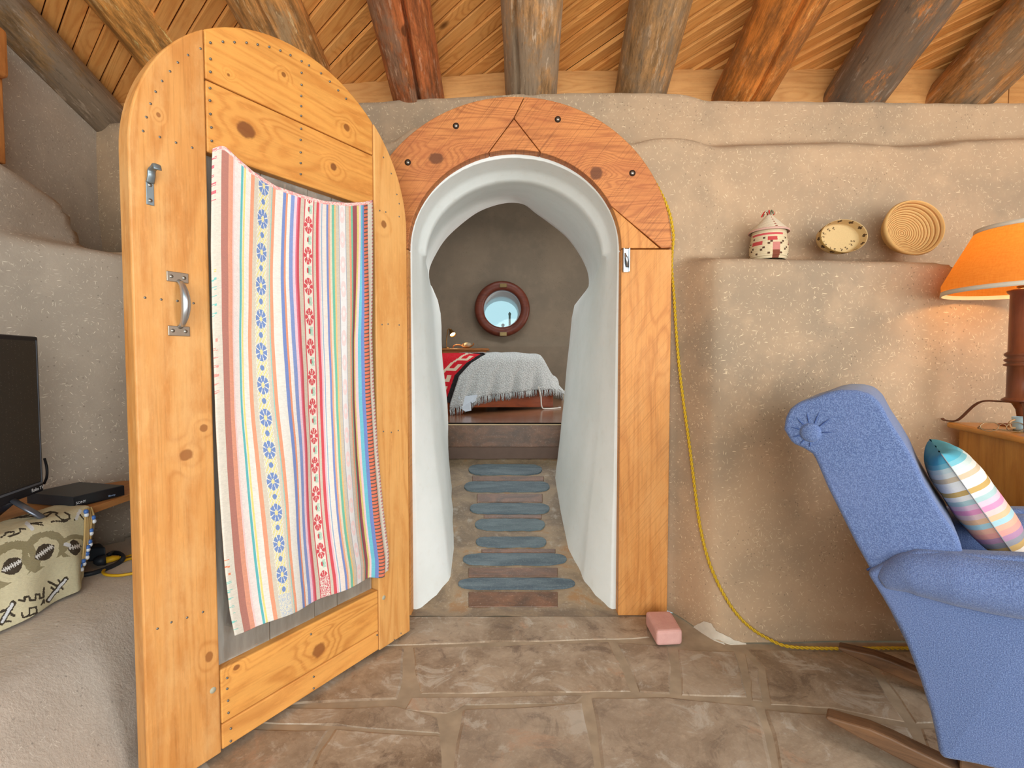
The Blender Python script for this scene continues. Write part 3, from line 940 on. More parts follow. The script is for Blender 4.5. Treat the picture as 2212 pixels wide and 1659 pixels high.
# upper riser with a foot strip
p_t = atZ(1090, 917, ZUP)
obj('riser', MB().box((-.62, p_t.y, .3), (.62, p_t.y + .1, ZUP)), M_BROWN, stair, bevel=.006)
obj('riser_foot', MB().box((-.62, p_t.y - .022, .3), (.62, p_t.y, .485)), plain('riser_foot', (104, 82, 70), 0.6, 0, 0.2, 20), stair, bevel=.004)
obj('nosing', MB().box((-.62, p_t.y - .004, ZUP - .004), (.62, p_t.y + .02, ZUP + .0015)), plain('nosing_pale', (196, 170, 132), 0.5), stair)

# ------------------------------------------------------------------ bedroom beyond the passage
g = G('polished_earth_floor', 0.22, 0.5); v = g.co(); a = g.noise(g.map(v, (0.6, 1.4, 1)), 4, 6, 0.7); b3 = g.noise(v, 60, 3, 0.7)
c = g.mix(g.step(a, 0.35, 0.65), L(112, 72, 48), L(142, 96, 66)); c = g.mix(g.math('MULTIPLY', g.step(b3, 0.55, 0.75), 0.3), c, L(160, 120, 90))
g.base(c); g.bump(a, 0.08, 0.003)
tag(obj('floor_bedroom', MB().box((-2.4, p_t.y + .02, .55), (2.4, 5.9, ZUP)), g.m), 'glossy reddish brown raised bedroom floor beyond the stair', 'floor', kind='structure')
YB = 5.7
wc = atY(1085, 668, YB)


def bed_y(X, z):
    return YB + 0.05 * nz(X, z, 1, .8) - 0.05 * (1 - ss(1.25, 1.29, z)) - 0.10 * (X * 0.5) ** 2


rows = []
for i in range(81):
    z = 0.55 + 2.5 * i / 80; rows.append([(-2.4 + 4.8 * k / 120, bed_y(-2.4 + 4.8 * k / 120, z), z) for k in range(121)])
full = MB().grid(rows)
RW = 58.5 / F_PX * YB
keep = [f for f in full.f if math.hypot(sum(full.v[i].x for i in f) / 4 - wc.x, sum(full.v[i].z for i in f) / 4 - wc.z) > RW * .88]
full.f = keep; full.sm = [True] * len(keep); full.col = [None] * len(keep)
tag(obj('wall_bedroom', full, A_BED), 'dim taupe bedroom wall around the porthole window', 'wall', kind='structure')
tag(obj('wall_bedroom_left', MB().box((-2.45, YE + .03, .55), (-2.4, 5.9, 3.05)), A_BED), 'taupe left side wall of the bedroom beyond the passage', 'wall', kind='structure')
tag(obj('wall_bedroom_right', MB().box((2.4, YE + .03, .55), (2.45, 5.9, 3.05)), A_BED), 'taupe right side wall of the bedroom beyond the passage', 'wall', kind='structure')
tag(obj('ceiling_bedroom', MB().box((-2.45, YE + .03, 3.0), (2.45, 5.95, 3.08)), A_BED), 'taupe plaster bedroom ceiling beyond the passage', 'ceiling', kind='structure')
tag(obj('baseboard_bedroom', MB().box((.55, 5.5, ZUP), (2.4, 5.56, ZUP + .10)), plain('baseboard_cream', (206, 196, 174), 0.6)), 'pale baseboard at the foot of the bedroom wall', 'baseboard', kind='structure')

win = thing('window_1', (wc.x, YB - .05, wc.z - RW), 'round porthole window with a red brown wooden ring frame', 'window', kind='structure')
M_RING = wood('porthole_wood', 'X', (112, 56, 40), (84, 40, 30), (), 10, .2, (60, 26, 20), 0.35, None, False)
Mw = Matrix.Translation((wc.x, YB - .06, wc.z)) @ Matrix.Rotation(-math.pi / 2, 4, 'X')
RI = 39.5 / F_PX * YB
obj('ring_frame', MB().lathe([(RI, .06), (RI, .0), (RI + .02, -.018), (RW - .02, -.022), (RW, 0), (RW, .12)], 64, Mw), M_RING, win)
mb = MB(); rows = []
for t, yy in ((0, 0.0), (.12, .05), (.3, .05), (.34, .15), (.62, .15), (.66, .28), (1, .45)):
    cx = wc.x + (-.134 - wc.x) * t; cz = wc.z + (1.622 - wc.z) * t; rx = RI + (.200 - RI) * t; rz = RI + (.165 - RI) * t
    rows.append([(cx + rx * math.cos(2 * math.pi * k / 56), YB + .0 + yy, cz + rz * math.sin(2 * math.pi * k / 56)) for k in range(56)])
obj('reveal', mb.grid(rows, True, None, True), plain('reveal_white', (214, 220, 222), 0.5), win)
mb = MB(); n = 48
mb.add([(wc.x + RI * math.cos(2 * math.pi * k / n), YB - .015, wc.z + RI * math.sin(2 * math.pi * k / n)) for k in range(n)], [tuple(range(n))])
g = G('window_glass', 0.02); tr = g.nt.nodes.new('ShaderNodeBsdfTransparent'); gl = g.nt.nodes.new('ShaderNodeBsdfGlossy'); gl.inputs['Roughness'].default_value = .03
mx = g.nt.nodes.new('ShaderNodeMixShader'); mx.inputs[0].default_value = .05; g.nt.links.new(tr.outputs[0], mx.inputs[1]); g.nt.links.new(gl.outputs[0], mx.inputs[2])
g.nt.links.new(mx.outputs[0], g.nt.nodes['Material Output'].inputs[0]); M_GLASSPANE = g.m
obj('pane', mb, M_GLASSPANE, win)
for px, py in ((1087, 617), (1087, 722)):
    p = atY(px, py, YB - .085); obj('window_latch', MB().box((p.x - .04, p.y - .012, p.z - .02), (p.x + .04, p.y + .012, p.z + .022)), plain('brass_latch', (130, 110, 72), 0.35, .6), win, bevel=.004)
for px, ya, rr, lab in ((1101, 674, .028, 'taller dry stalk outside the porthole window'), (1086.5, 699, .035, 'short dry stalk outside the porthole window')):
    Yo = 9.0; p = atY(px, ya, Yo); q = atY(px, 760, Yo)
    pts = [(q.x, Yo, 0.0), (q.x + .01, Yo, .8), (q.x, Yo, p.z * .55 + q.z * .45), (p.x, Yo, p.z)]
    tag(obj('dry_stalk', MB().tube(spline(pts, 6), [rr * .7] * 17 + [rr, rr * .2], 7), plain('stalk', (92, 92, 84), .8)), lab, 'plant stalk')

# bed: long side faces the passage, turned away to the right
bl = atZ(960, 897, ZUP); brt = atZ(1195, 881, ZUP)
bd = (brt - bl); bd.z = 0; blen = bd.length; bd.normalize(); bn = Vector((-bd.y, bd.x, 0))
bed_rot = math.atan2(bd.y, bd.x)
o_bed = bl - bd * 0.35                                     # head end hidden behind the passage wall
TL = blen + 0.35; BD = 0.85; BH = 0.47
bed = thing('bed', (o_bed.x, o_bed.y, ZUP), 'low single bed with a dark reddish wooden base seen through the passage', 'bed', rotz=bed_rot)
W_BED = wood('bed_wood', 'X', (140, 66, 32), (108, 46, 22), (), 9, .1, (70, 30, 16), 0.3, (158, 78, 40), False)
mb = MB()
x0 = TL - blen + .16; fr = [(0, .02, 0), (x0 - .03, .02, 0)]
poly = [(0, 0), (x0, 0), (x0 + .05, .05), (x0 + .45, .03), (TL, .005), (TL, .24), (0, .24)]
mb.prism([(x, 0, z) for x, z in poly], (0, .03, 0)); obj('side_board', mb, W_BED, bed, True, bevel=.003)
obj('end_board', MB().box((TL - .03, .03, .03), (TL, BD, .24)), W_BED, bed, True, bevel=.003)
obj('base', MB().box((.02, .05, .06), (TL - .04, BD, .22)), M_DARK, bed, True)
obj('mattress', MB().box((.02, .03, .24), (TL - .05, BD, BH - .02)), plain('mattress', (210, 214, 220), .9), bed, True, bevel=.05, seg=4)


sl = lambda z: interp([(.08, 0), (.30, .09), (BH - .07, .20), (BH - .02, .30), (BH, .36)], z)


def drape(x0, x1, hang, off, n=60, flare=0.0, slant=None, nh=14):
    """sheet over the bed, falling down its front; local bed frame"""
    prof = []
    R = .07
    for i in range(8): prof.append((BD * .98 * (1 - i / 8) + R * (i / 8), BH + off))
    for i in range(9):
        a = math.pi / 2 * i / 8; prof.append((R - (R + off) * math.sin(a), BH - R + (R + off) * math.cos(a)))
    rows = []
    for k in range(n + 1):
        t = k / n; x = x0 + (x1 - x0) * t; row = []
        xo = x; h = hang(x)
        e = ss(TL - .32, TL + .06, x)
        for (y, z) in prof: row.append((x, y, z - 0.20 * e * e - .012 * nz(x * 5, y * 4)))
        zt = row[-1][2]
        for j in range(1, nh + 1):
            s = j / nh; z = zt + (h - zt) * s
            fold = (0.016 * math.sin(x * 31 + 2.2 * nz(x, 3)) + 0.010 * math.sin(x * 57)) * s + 0.05 * s * e
            row.append((x + flare * s * e, -off - fold - .02 * s, z))
        if slant == 'left':
            row = [(x0 + sl(pz_) + (px_ - x0) * (x1 - x0 - sl(pz_)) / (x1 - x0), py_, pz_) for (px_, py_, pz_) in row]
        if slant == 'right':
            row = [(x0 + (px_ - x0) * (x1 + sl(pz_) - x0) / (x1 - x0), py_, pz_) for (px_, py_, pz_) in row]
        rows.append(row)
    return rows


hang = lambda x: interp([(TL - blen - .0, .03), (TL - blen + .14, .075), (TL - blen + .30, .135), (TL - .35, .165), (TL - .08, .17), (TL + .05, .09)], x)
rows = drape(TL - blen + .03, TL + .05, hang, .016, 90, .06, 'left')
g = G('chenille_white', 0.95, .1); v = g.co(); a = g.vor(v, 95); g.base(g.mix(g.step(a, .1, .5), L(232, 234, 232), L(196, 200, 200))); g.bump(g.math('MULTIPLY', a, -1), .9, .012); M_CHEN = g.m
spread = thing('bedspread', (o_bed.x, o_bed.y, ZUP), 'white tufted bedspread with a fringed hem draped over the bed', 'bedspread', rotz=bed_rot)
obj('cover', MB().grid(rows), M_CHEN, spread, True, solid=.008, fix=True)
mb = MB()
for r_ in rows:
    for kk in range(2):
        x, y, z = r_[-1]; x += random.uniform(-.006, .006); dx = random.uniform(-.012, .012)
        mb.tube([(x, y, z + .004), (x + dx * .4, y - .004, z - .025), (x + dx, y + random.uniform(-.006, .006), z - .05 - random.uniform(0, .012))], [.0042, .0042, .002], 4)
tag(obj('fringe', mb, M_CHEN, spread, True), kind='stuff')
# red blanket at the head side
rows = drape(.02, TL - blen + .055, lambda x: .10 + .02 * math.sin(x * 9), .004, 200, 0, 'right', 64)


def redcol(i, k):
    p = rows[i][k]; d = rows[-1][k][0] - p[0]; z = p[2] + p[1] * .6
    if d < .06: return L(40, 36, 38)
    if .085 < d < .20:
        a = (d - .085) / .115; b = (z / .085) % 1
        if a > .74 or (b < .24 and a > .1) or (a < .32 and b < .62): return L(214, 194, 170)
    return L(198, 26, 42)


bl_o = tag(obj('wool_blanket', MB().grid(rows, True, redcol), colattr('red_wool', .95, 200)), 'red wool blanket with a pale key pattern and black border on the bed', 'blanket')
bl_o.location = bl_o.location * 0
me = bl_o.data
ctr = sum((Vector(v.co) for v in me.vertices), Vector()) / len(me.vertices)
# the sheet was made in the bed frame: move it there
lo = Vector([min(p[i] for r in rows for p in r) for i in range(3)]); hi = Vector([max(p[i] for r in rows for p in r) for i in range(3)])
lc = Vector(((lo.x + hi.x) / 2, (lo.y + hi.y) / 2, lo.z))
Mb = Matrix.Translation((o_bed.x, o_bed.y, ZUP)) @ Matrix.Rotation(bed_rot, 4, 'Z')
bl_o.location = Mb @ lc; bl_o.rotation_euler = (0, 0, bed_rot)
# pale blue sheet corners hanging below the spread
mb = MB(); xx = TL - blen
mb.prism([(xx + .10, -.045, .14), (xx + .27, -.045, .15), (xx + .25, -.05, .10), (xx + .215, -.055, .085), (xx + .20, -.055, .10), (xx + .205, -.06, .030), (xx + .15, -.065, .024), (xx + .11, -.06, .05)], (0, .006, 0))
mb2 = [Mb @ p for p in mb.v]; mb.v = mb2
sh = obj('bed_sheet', mb, plain('sheet_blue', (198, 210, 222), .9)); tag(sh, 'pale blue sheet corner hanging below the bedspread hem', 'sheet')
mb = MB().tube([Mb @ Vector(p) for p in spline([(TL - .22, -.06, .2), (TL - .20, -.07, .12), (TL - .19, -.075, .02), (TL - .14, -.09, .006), (TL + .02, -.07, .006), (TL + .08, .02, .006)], 6)], .006, 6)
tag(obj('white_cable', mb, plain('cord_white', (226, 222, 214), .5)), 'thin white power cord hanging at the right end of the bed', 'cord')

# shelf behind the bed with a reading lamp and a coiled ornament
YS = 5.42; zs_ = atY(975, 753, YS).z
W_SH = wood('shelf_wood', 'X', (170, 108, 54), (130, 76, 34), (), 10, .1)
shelf = thing('bedside_cabinet', (-.75, YS, ZUP), 'low wooden bedside cabinet behind the bed', 'cabinet')
obj('top', MB().box((-1.1, YS - .12, zs_ - .025), (-.25, YS + .12, zs_)), W_SH, shelf, bevel=.004)
obj('body', MB().box((-1.06, YS - .11, ZUP), (-.28, YS + .10, zs_ - .025)), W_SH, shelf, bevel=.004)
rl = thing('reading_lamp', (atY(966, 753, YS).x, YS, zs_), 'small lit brass gooseneck reading lamp left of the porthole', 'lamp')
M_BRASS = plain('brass', (150, 108, 56), 0.35, .8)
nk = [atY(965, 753, YS), atY(964.5, 735, YS), atY(966, 722, YS), atY(967, 714, YS), atY(970, 710.5, YS), atY(974, 712, YS)]
obj('neck', MB().tube(spline(nk, 5), .0045, 8), M_BRASS, rl)
obj('foot', MB().lathe([(.0, .012), (.03, .010), (.035, 0), (0, 0)], 24, Matrix.Translation((nk[0].x, YS, zs_))), M_BRASS, rl)
hp = atY(978.5, 723.5, YS); axd = Vector((.42, -.55, -.72)).normalized()
Mh = Matrix.Translation(hp) @ axd.to_track_quat('Z', 'Y').to_matrix().to_4x4()
obj('shade', MB().lathe([(.010, -.085), (.016, -.08), (.022, -.05), (.034, -.012), (.036, 0), (.034, 0), (.03, -.012), (.018, -.05)], 24, Mh), M_BRASS, rl)
g = G('bulb_glow'); g.b.inputs['Emission Color'].default_value = (1, .72, .36, 1); g.b.inputs['Emission Strength'].default_value = 9
obj('bulb', MB().lathe([(0, -.004), (.018, -.006), (.029, -.014), (.02, -.03)], 20, Mh), g.m, rl)
lt = bpy.data.lights.new('reading_lamp_light', 'SPOT'); lt.energy = 2.4; lt.color = (1, .72, .4); lt.spot_size = 2.4; lt.spot_blend = .8; lt.shadow_soft_size = .03
lo_ = bpy.data.objects.new('reading_lamp_light', lt); col.objects.link(lo_); lo_.location = hp + axd * .02; lo_.rotation_euler = axd.to_track_quat('-Z', 'Y').to_euler()
orn = thing('coiled_ornament', (atY(1003, 753, YS).x, YS, zs_), 'small ornament of coiled brown cane on the bedside cabinet', 'ornament')
M_CANE = plain('cane', (150, 96, 48), .5, 0, .2, 60)
c0 = atY(1008, 746, YS)
pts = [(c0.x + .048 * math.cos(t), YS + .03 * math.sin(t), zs_ + .035 + .02 * math.sin(t * 1.0)) for t in [i * 2 * math.pi / 24 for i in range(24)]]
obj('coil', MB().tube(pts, .0065, 7, True), M_CANE, orn)
a = [atY(978, 752, YS), atY(981, 746.5, YS), atY(990, 745, YS), atY(1004, 749, YS), atY(1016, 753.5, YS), atY(1030, 754, YS)]
obj('stem', MB().tube(spline(a, 6), .0065, 7), M_CANE, orn)
a = [atY(995, 753.5, YS), atY(1004, 752, YS), atY(1016, 749, YS), atY(1023, 744, YS), atY(1022, 741, YS)]
obj('stem', MB().tube(spline(a, 6), .0065, 7), M_CANE, orn)
obj('shell', MB().lathe([(0, .055), (.03, .05), (.042, .03), (.035, .008), (0, 0)], 20, Matrix.Translation((c0.x + .01, YS, zs_ + .012))), plain('shell', (176, 160, 132), .4), orn)

# ------------------------------------------------------------------ the open door
DA = atZ(480, 1625, .012); DB = atZ(886, 1363, .012)
dd = (DB - DA); dd.z = 0; dd.normalize(); dnrm = Vector((dd.y, -dd.x, 0))           # normal towards the camera
door_rot = math.atan2(dd.y, dd.x)
SW = 0.168                                                                           # width of the lock stile
org = DA - dd * SW; DW = (DB - org).length
door = thing('door_1', (org.x, org.y, 0), 'open arched pine plank door with a striped textile hung on it', 'door', rotz=door_rot, kind='structure')


def dpt(px, py, off=0.0):
    p = onplane(px, py, DA + dnrm * off, dnrm); q = p - Vector((org.x, org.y, 0)); return (q.x * dd.x + q.y * dd.y, q.z)


DT = 0.052; ZB = 0.012
R_D = DW / 2; ZS = dpt(610, 82)[1] - R_D


def top_z(s):
    u = (s - R_D) / R_D; return ZS + R_D * math.sqrt(max(0, 1 - u * u))


# local frame: x along the leaf from the free edge, y = 0 front face, +y away from the camera, z up
def dpiece(name, poly, mat, y0=0.0, th=DT, bevel=.004, par=None):
    mb = MB().prism([(x, y0, z) for x, z in poly], (0, th, 0)); return obj(name, mb, mat, par or door, True, bevel=bevel)


kn = lambda px, py, a, b: (dpt(px, py)[0], 0.0, dpt(px, py)[1], a, b)
HONEY, HONEYD = (216, 152, 84), (188, 117, 52)
W_ST1 = wood('door_stile_wood', 'Z', HONEY, HONEYD, [kn(402, 983, .016, .014), kn(440, 925, .010, .010), kn(452, 1419, .010, .014), kn(342, 248, .005, .006)], 9, 0.12, (150, 92, 46), 0.5, (228, 177, 115), False, .45)
W_ST2 = wood('door_hinge_stile_wood', 'Z', (226, 166, 96), (200, 130, 62), [kn(829, 484, .013, .014), kn(808, 1330, .006, .006)], 8, 0.1, (140, 84, 42), 0.5, (232, 178, 110), False, .3)
W_R1 = wood('door_top_plank_wood', 'X', (222, 156, 78), (192, 114, 46), [kn(614, 160, .008, .008), kn(750, 275, .012, .012), kn(495, 161, .005, .005)], 12, 0.12, (132, 76, 34), 0.5, None, False, .3)
W_R2 = wood('door_second_plank_wood', 'X', (220, 154, 78), (190, 114, 48), [kn(533, 280, .022, .026), kn(722, 360, .012, .013)], 14, 0.12, (118, 66, 36), 0.5, None, False, .3)
W_R3 = wood('door_lower_rail_wood', 'X', (228, 162, 84), (188, 112, 46), [kn(690, 1405, .022, .024), kn(512, 1442, .008, .010)], 16, 0.12, (140, 82, 42), 0.5, None, False, .3)
W_R4 = wood('door_bottom_rail_wood', 'X', (228, 162, 86), (196, 122, 56), [], 8, 0.1, (132, 76, 34), 0.5, None, False, .3)
s1 = SW; s2 = dpt(815, 1000)[0]
g_ = .0012


def arcpts(a, b, n=18): return [(a + (b - a) * i / n, top_z(a + (b - a) * i / n)) for i in range(n + 1)]


import functools
dense = lambda a, b: [(R_D - R_D * math.cos(t), top_z(R_D - R_D * math.cos(t))) for t in [math.acos(1 - a / R_D) + (math.acos(max(-1, 1 - b / R_D)) - math.acos(1 - a / R_D)) * i / 18 for i in range(19)]]
dpiece('stile', [(0, ZB), (s1 - g_, ZB)] + dense(0, s1 - g_)[::-1], W_ST1)
dpiece('stile', [(s2 + g_, ZB), (DW, ZB)] + dense(s2 + g_, DW)[::-1], W_ST2)
zj1 = (dpt(440, 168)[1], dpt(806, 335)[1]); zj1 = sum(zj1) / 2
zj2a, zj2b = dpt(443, 333)[1], dpt(806, 444)[1]; zj2 = (zj2a + zj2b) / 2
zl1 = (dpt(480, 1448)[1] + dpt(815, 1276)[1]) / 2; zl2 = (dpt(481, 1560)[1] + dpt(820, 1366)[1]) / 2
dpiece('plank', [(s1 + g_, zj1 + .002), (s2 - g_, zj1 + .002)] + dense(s1 + g_, s2 - g_)[::-1], W_R1, .003)
dpiece('plank', [(s1 + g_, zj2), (s2 - g_, zj2), (s2 - g_, zj1 - .001), (s1 + g_, zj1 - .001)], W_R2, .003)
dpiece('rail', [(s1 + g_, zl2 + .001), (s2 - g_, zl2 + .001), (s2 - g_, zl1), (s1 + g_, zl1)], W_R3, .002)
dpiece('rail', [(s1 + g_, ZB + .004), (s2 - g_, ZB + .004), (s2 - g_, zl2 - .001), (s1 + g_, zl2 - .001)], W_R4, .002)
# grey boards of the recessed panel
g = G('grey_panel', .7, .3); v = g.co(); a = g.noise(g.map(v, (1, 1, .15)), 14, 5, .7); g.base(g.mix(g.step(a, .35, .7), L(146, 141, 132), L(178, 172, 162))); g.bump(a, .2, .003); M_GREY = g.m
sb = [s1] + [dpt(px, 1330)[0] for px in (596, 694, 744)] + [s2]
for a_, b_ in zip(sb, sb[1:]):
    dpiece('panel_board', [(a_ + .001, zl1 - .02), (b_ - .002, zl1 - .02), (b_ - .002, zj2 + .02), (a_ + .001, zj2 + .02)], M_GREY, .030 + random.uniform(-.002, .004), .014, .002)
# crumpled clear film behind the textile, showing at the top
g = G('clear_film', .15); tr = g.nt.nodes.new('ShaderNodeBsdfTransparent'); gl = g.nt.nodes.new('ShaderNodeBsdfGlossy'); gl.inputs['Roughness'].default_value = .12
mx = g.nt.nodes.new('ShaderNodeMixShader'); mx.inputs[0].default_value = .28; g.nt.links.new(tr.outputs[0], mx.inputs[1]); g.nt.links.new(gl.outputs[0], mx.inputs[2]); g.nt.links.new(mx.outputs[0], g.nt.nodes['Material Output'].inputs[0])
rows = [[(s1 + .02 + (s2 - s1 - .04) * k / 40, .016 + .010 * nz(k * .5, i * .6, 3), zl1 + .01 + (zj2 - zl1 - .02) * i / 50) for k in range(41)] for i in range(51)]
obj('plastic_film', MB().grid(rows), g.m, door, True)
# nails
NAILS = [(433, 105), (406, 119), (384, 135), (367, 154), (350, 175), (336, 198), (325, 224), (316, 253), (309, 283), (345, 296), (380, 308), (415, 319),
         (455, 92), (482, 90), (507, 91), (533, 92), (557, 96), (582, 101), (606, 109), (628, 119), (652, 132), (668, 141), (455, 127), (455, 155), (454, 190), (454, 217), (455, 246), (457, 275), (458, 304),
         (652, 157), (652, 183), (651, 207), (651, 229), (651, 250), (651, 278), (650, 302), (650, 329), (650, 352), (650, 376), (694, 158), (713, 176), (731, 195), (748, 213),
         (313, 643), (348, 647), (383, 650), (418, 655), (340, 1358), (370, 1344), (404, 1334), (438, 1322), (491, 1465), (491, 1488), (493, 1514), (494, 1540), (499, 1574), (499, 1601), (672, 1370), (678, 1462), (678, 1487),
         (828, 340), (845, 375), (857, 420), (862, 440), (862, 468), (820, 455), (833, 458), (815, 1372), (852, 1382), (866, 1368), (838, 700), (825, 701), (862, 702), (828, 932), (845, 934), (860, 930)]
mb = MB()
for px, py in NAILS:
    s_, z_ = dpt(px, py)
    if 0 < s_ < DW: mb.lathe([(0, .0008), (.0027, .0006), (.003, -.003)], 8, Matrix.Translation((s_, -.0005, z_)) @ Matrix.Rotation(math.pi / 2, 4, 'X'))
tag(obj('nails', mb, plain('nail_steel', (130, 128, 122), .45, .7), door, True), kind='stuff')
for px, py in ((460, 1491), (829, 1291)):
    s_, z_ = dpt(px, py); obj('plug', MB().lathe([(0, .0015), (.0075, .0012), (.0085, -.002)], 14, Matrix.Translation((s_, 0, z_)) @ Matrix.Rotation(math.pi / 2, 4, 'X')), plain('pale_plug', (176, 172, 150), .6), door, True)
# handle
hs, hz1 = dpt(383, 599); hz0 = dpt(383, 715)[1]
hpts = [(hs + .002, -.003 - .030 * math.sin(math.pi * i / 20) ** .55, hz0 + .010 + (hz1 - hz0 - .02) * i / 20) for i in range(21)]
handle = obj('handle', MB().tube([Vector(p) for p in hpts], [.0055 + .0045 * math.sin(math.pi * i / 20) for i in range(21)], 14), M_ZINC, door, True)
for zc_ in (hz1, hz0):
    pl = obj('handle_plate', MB().box((hs - .024, -.003, zc_ - .012), (hs + .024, .0, zc_ + .012)), plain('plate_steel', (172, 160, 146), .35, .85), door, True, bevel=.002)
    for dx in (-.014, .014):
        obj('screw', MB().lathe([(0, .0012), (.004, .001), (.0045, 0)], 10, Matrix.Translation((hs + dx, -.003, zc_)) @ Matrix.Rotation(math.pi / 2, 4, 'X')), M_STEEL, pl, True)
# latch strike
ls, lz1 = dpt(322, 360); lz0 = dpt(323, 443)[1]; M_LATCH = plain('latch_zinc', (140, 152, 158), .4, .7)
zm = lz0 + (lz1 - lz0) * .62
lp = obj('latch_plate', MB().box((ls - .008, -.002, lz0), (ls + .008, 0, zm)), M_LATCH, door, True, bevel=.001)
hook = spline([(ls, -.003, zm - .004), (ls, -.010, zm + .010), (ls, -.012, zm + .022), (ls + .001, -.024, lz1 - .006), (ls + .001, -.034, lz1 - .002), (ls + .001, -.038, lz1 - .014)], 4)
obj('latch_hook', MB().tube(hook, .0085, 8, flat=(1, .25)), M_LATCH, door, True)
for t in (.12, .52):
    obj('screw', MB().lathe([(0, .0014), (.004, .001), (.0045, 0)], 10, Matrix.Translation((ls, -.002, lz0 + (lz1 - lz0) * t)) @ Matrix.Rotation(math.pi / 2, 4, 'X')), M_STEEL, lp, True)
for zc_ in (.35, 1.25):
    hx = DW
    obj('hinge', MB().box((DW - .10, DT, zc_ - .03), (DW + .02, DT + .006, zc_ + .03)).tube([(DW + .012, DT + .004, zc_ - .04), (DW + .012, DT + .004, zc_ + .04)], .010, 10), M_STEEL, door, True)

# ------------------------------------------------------------------ striped textile on the door
EDGE_PX = [515, 572, 612, 640, 650, 685, 698, 702, 712, 742, 762, 780, 845, 857, 862, 878, 920, 937, 947, 965, 985, 1000, 1008, 1020, 1040, 1044, 1091, 1095, 1108, 1122, 1130, 1136, 1140, 1162, 1172, 1180, 1190, 1202, 1210, 1226, 1229, 1260, 1263, 1280, 1291, 1300, 1322, 1332, 1342, 1351, 1360, 1385, 1425]
CREAM = (222, 214, 200); WHT = (228, 224, 216); BEI = (206, 195, 177)
SCOL = [CREAM, (176, 104, 92), (230, 152, 122), (240, 206, 204), (236, 224, 220), (64, 178, 186), WHT, (232, 216, 120), WHT, (230, 146, 108), BEI, 'F1', BEI, (130, 196, 190), (230, 146, 108), WHT, (98, 128, 196), (232, 140, 98), (236, 230, 226), (120, 146, 208), (242, 206, 222), (222, 96, 130), (200, 30, 66), BEI, (206, 40, 66), 'F2', (206, 40, 66), BEI, (210, 26, 60), (240, 180, 196), WHT, (120, 160, 200), (236, 222, 214), (98, 128, 196), (232, 160, 120), (226, 214, 190), (90, 186, 160), (236, 190, 120), BEI, (150, 160, 180), 'F3', (150, 160, 180), BEI, (234, 156, 120), (96, 190, 156), (146, 28, 58), (222, 206, 110), (240, 196, 200), (84, 184, 204), (86, 118, 190), 'H', CREAM]
row_y = 935
sE = [dpt(260 + e / 2.552, row_y)[0] for e in EDGE_PX]
U = [(x - sE[0]) / (sE[-1] - sE[0]) for x in sE]
us, cs = [], []
for i, cdef in enumerate(SCOL):
    n = {'F1': 26, 'F2': 22, 'F3': 10}.get(cdef, 2 if U[i + 1] - U[i] < .03 else 4)
    for k in range(n): us.append(U[i] + (U[i + 1] - U[i]) * k / n); cs.append((cdef, (k + .5) / n))
us.append(1.0)
TOPE = [(458, 322), (468, 317), (482, 316), (500, 334), (540, 370), (590, 402), (640, 420), (700, 437), (750, 440), (780, 437), (805, 432)]
BOTE = [(505, 1372), (530, 1364), (560, 1350), (620, 1322), (700, 1288), (760, 1262), (815, 1245), (834, 1230)]
LEFT = [(458, 322), (456, 380), (453, 540), (455, 700), (463, 900), (472, 1050), (484, 1230), (494, 1320), (505, 1372)]
RIGHT = [(805, 432), (805, 600), (804, 720), (808, 850), (816, 980), (826, 1100), (836, 1195), (834, 1230)]


def edge(tab, t):
    pts = [dpt(px, py, .014) for px, py in tab]; q = resamp2(pts, 60); f = t * 59; i = min(58, int(f)); f -= i
    return Vector((q[i][0] + (q[i + 1][0] - q[i][0]) * f, q[i][1] + (q[i + 1][1] - q[i][1]) * f))


edge = functools.lru_cache(maxsize=None)(lambda name, t, _e=edge: _e({'T': TOPE, 'B': BOTE, 'L': LEFT, 'R': RIGHT}[name], t))
NV = 620
c00, c10, c01, c11 = edge('T', 0), edge('T', 1), edge('B', 0), edge('B', 1)
rows = []
PITCH_F = 1 / 14.3
for i in range(NV + 1):
    vv = i / NV; lf = edge('L', vv); rt = edge('R', vv); row = []
    for u in us:
        tp = edge('T', u); bt = edge('B', u)
        p = lf * (1 - u) + rt * u + tp * (1 - vv) + bt * vv - (c00 * (1 - u) * (1 - vv) + c10 * u * (1 - vv) + c01 * (1 - u) * vv + c11 * u * vv)
        # stripes wander a little along their length
        wx = .007 * math.sin(vv * 8 + u * 7) * math.sin(math.pi * u) + .003 * nz(u * 6, vv * 5, 1) * min(1, 8 * u * (1 - u))
        fold = .010 * nz(u * 4, vv * 2.2, 7) + .006 * math.sin(u * 17 + vv * 3) * (.4 + vv)
        fr = ss(.86, .93, u) * (1 - ss(.93, .975, u)); fold += .020 * fr * ss(.05, .4, vv)
        fold -= .012 * ss(.80, .86, u) * (1 - ss(.86, .91, u)) * ss(.05, .4, vv)
        y = -(.016 + fold + .006 * min(1, u * 12) * min(1, (1 - u) * 12))
        row.append((p.x + wx, min(-.004, y), p.y))
    rows.append(row)
FL_N = 13.6


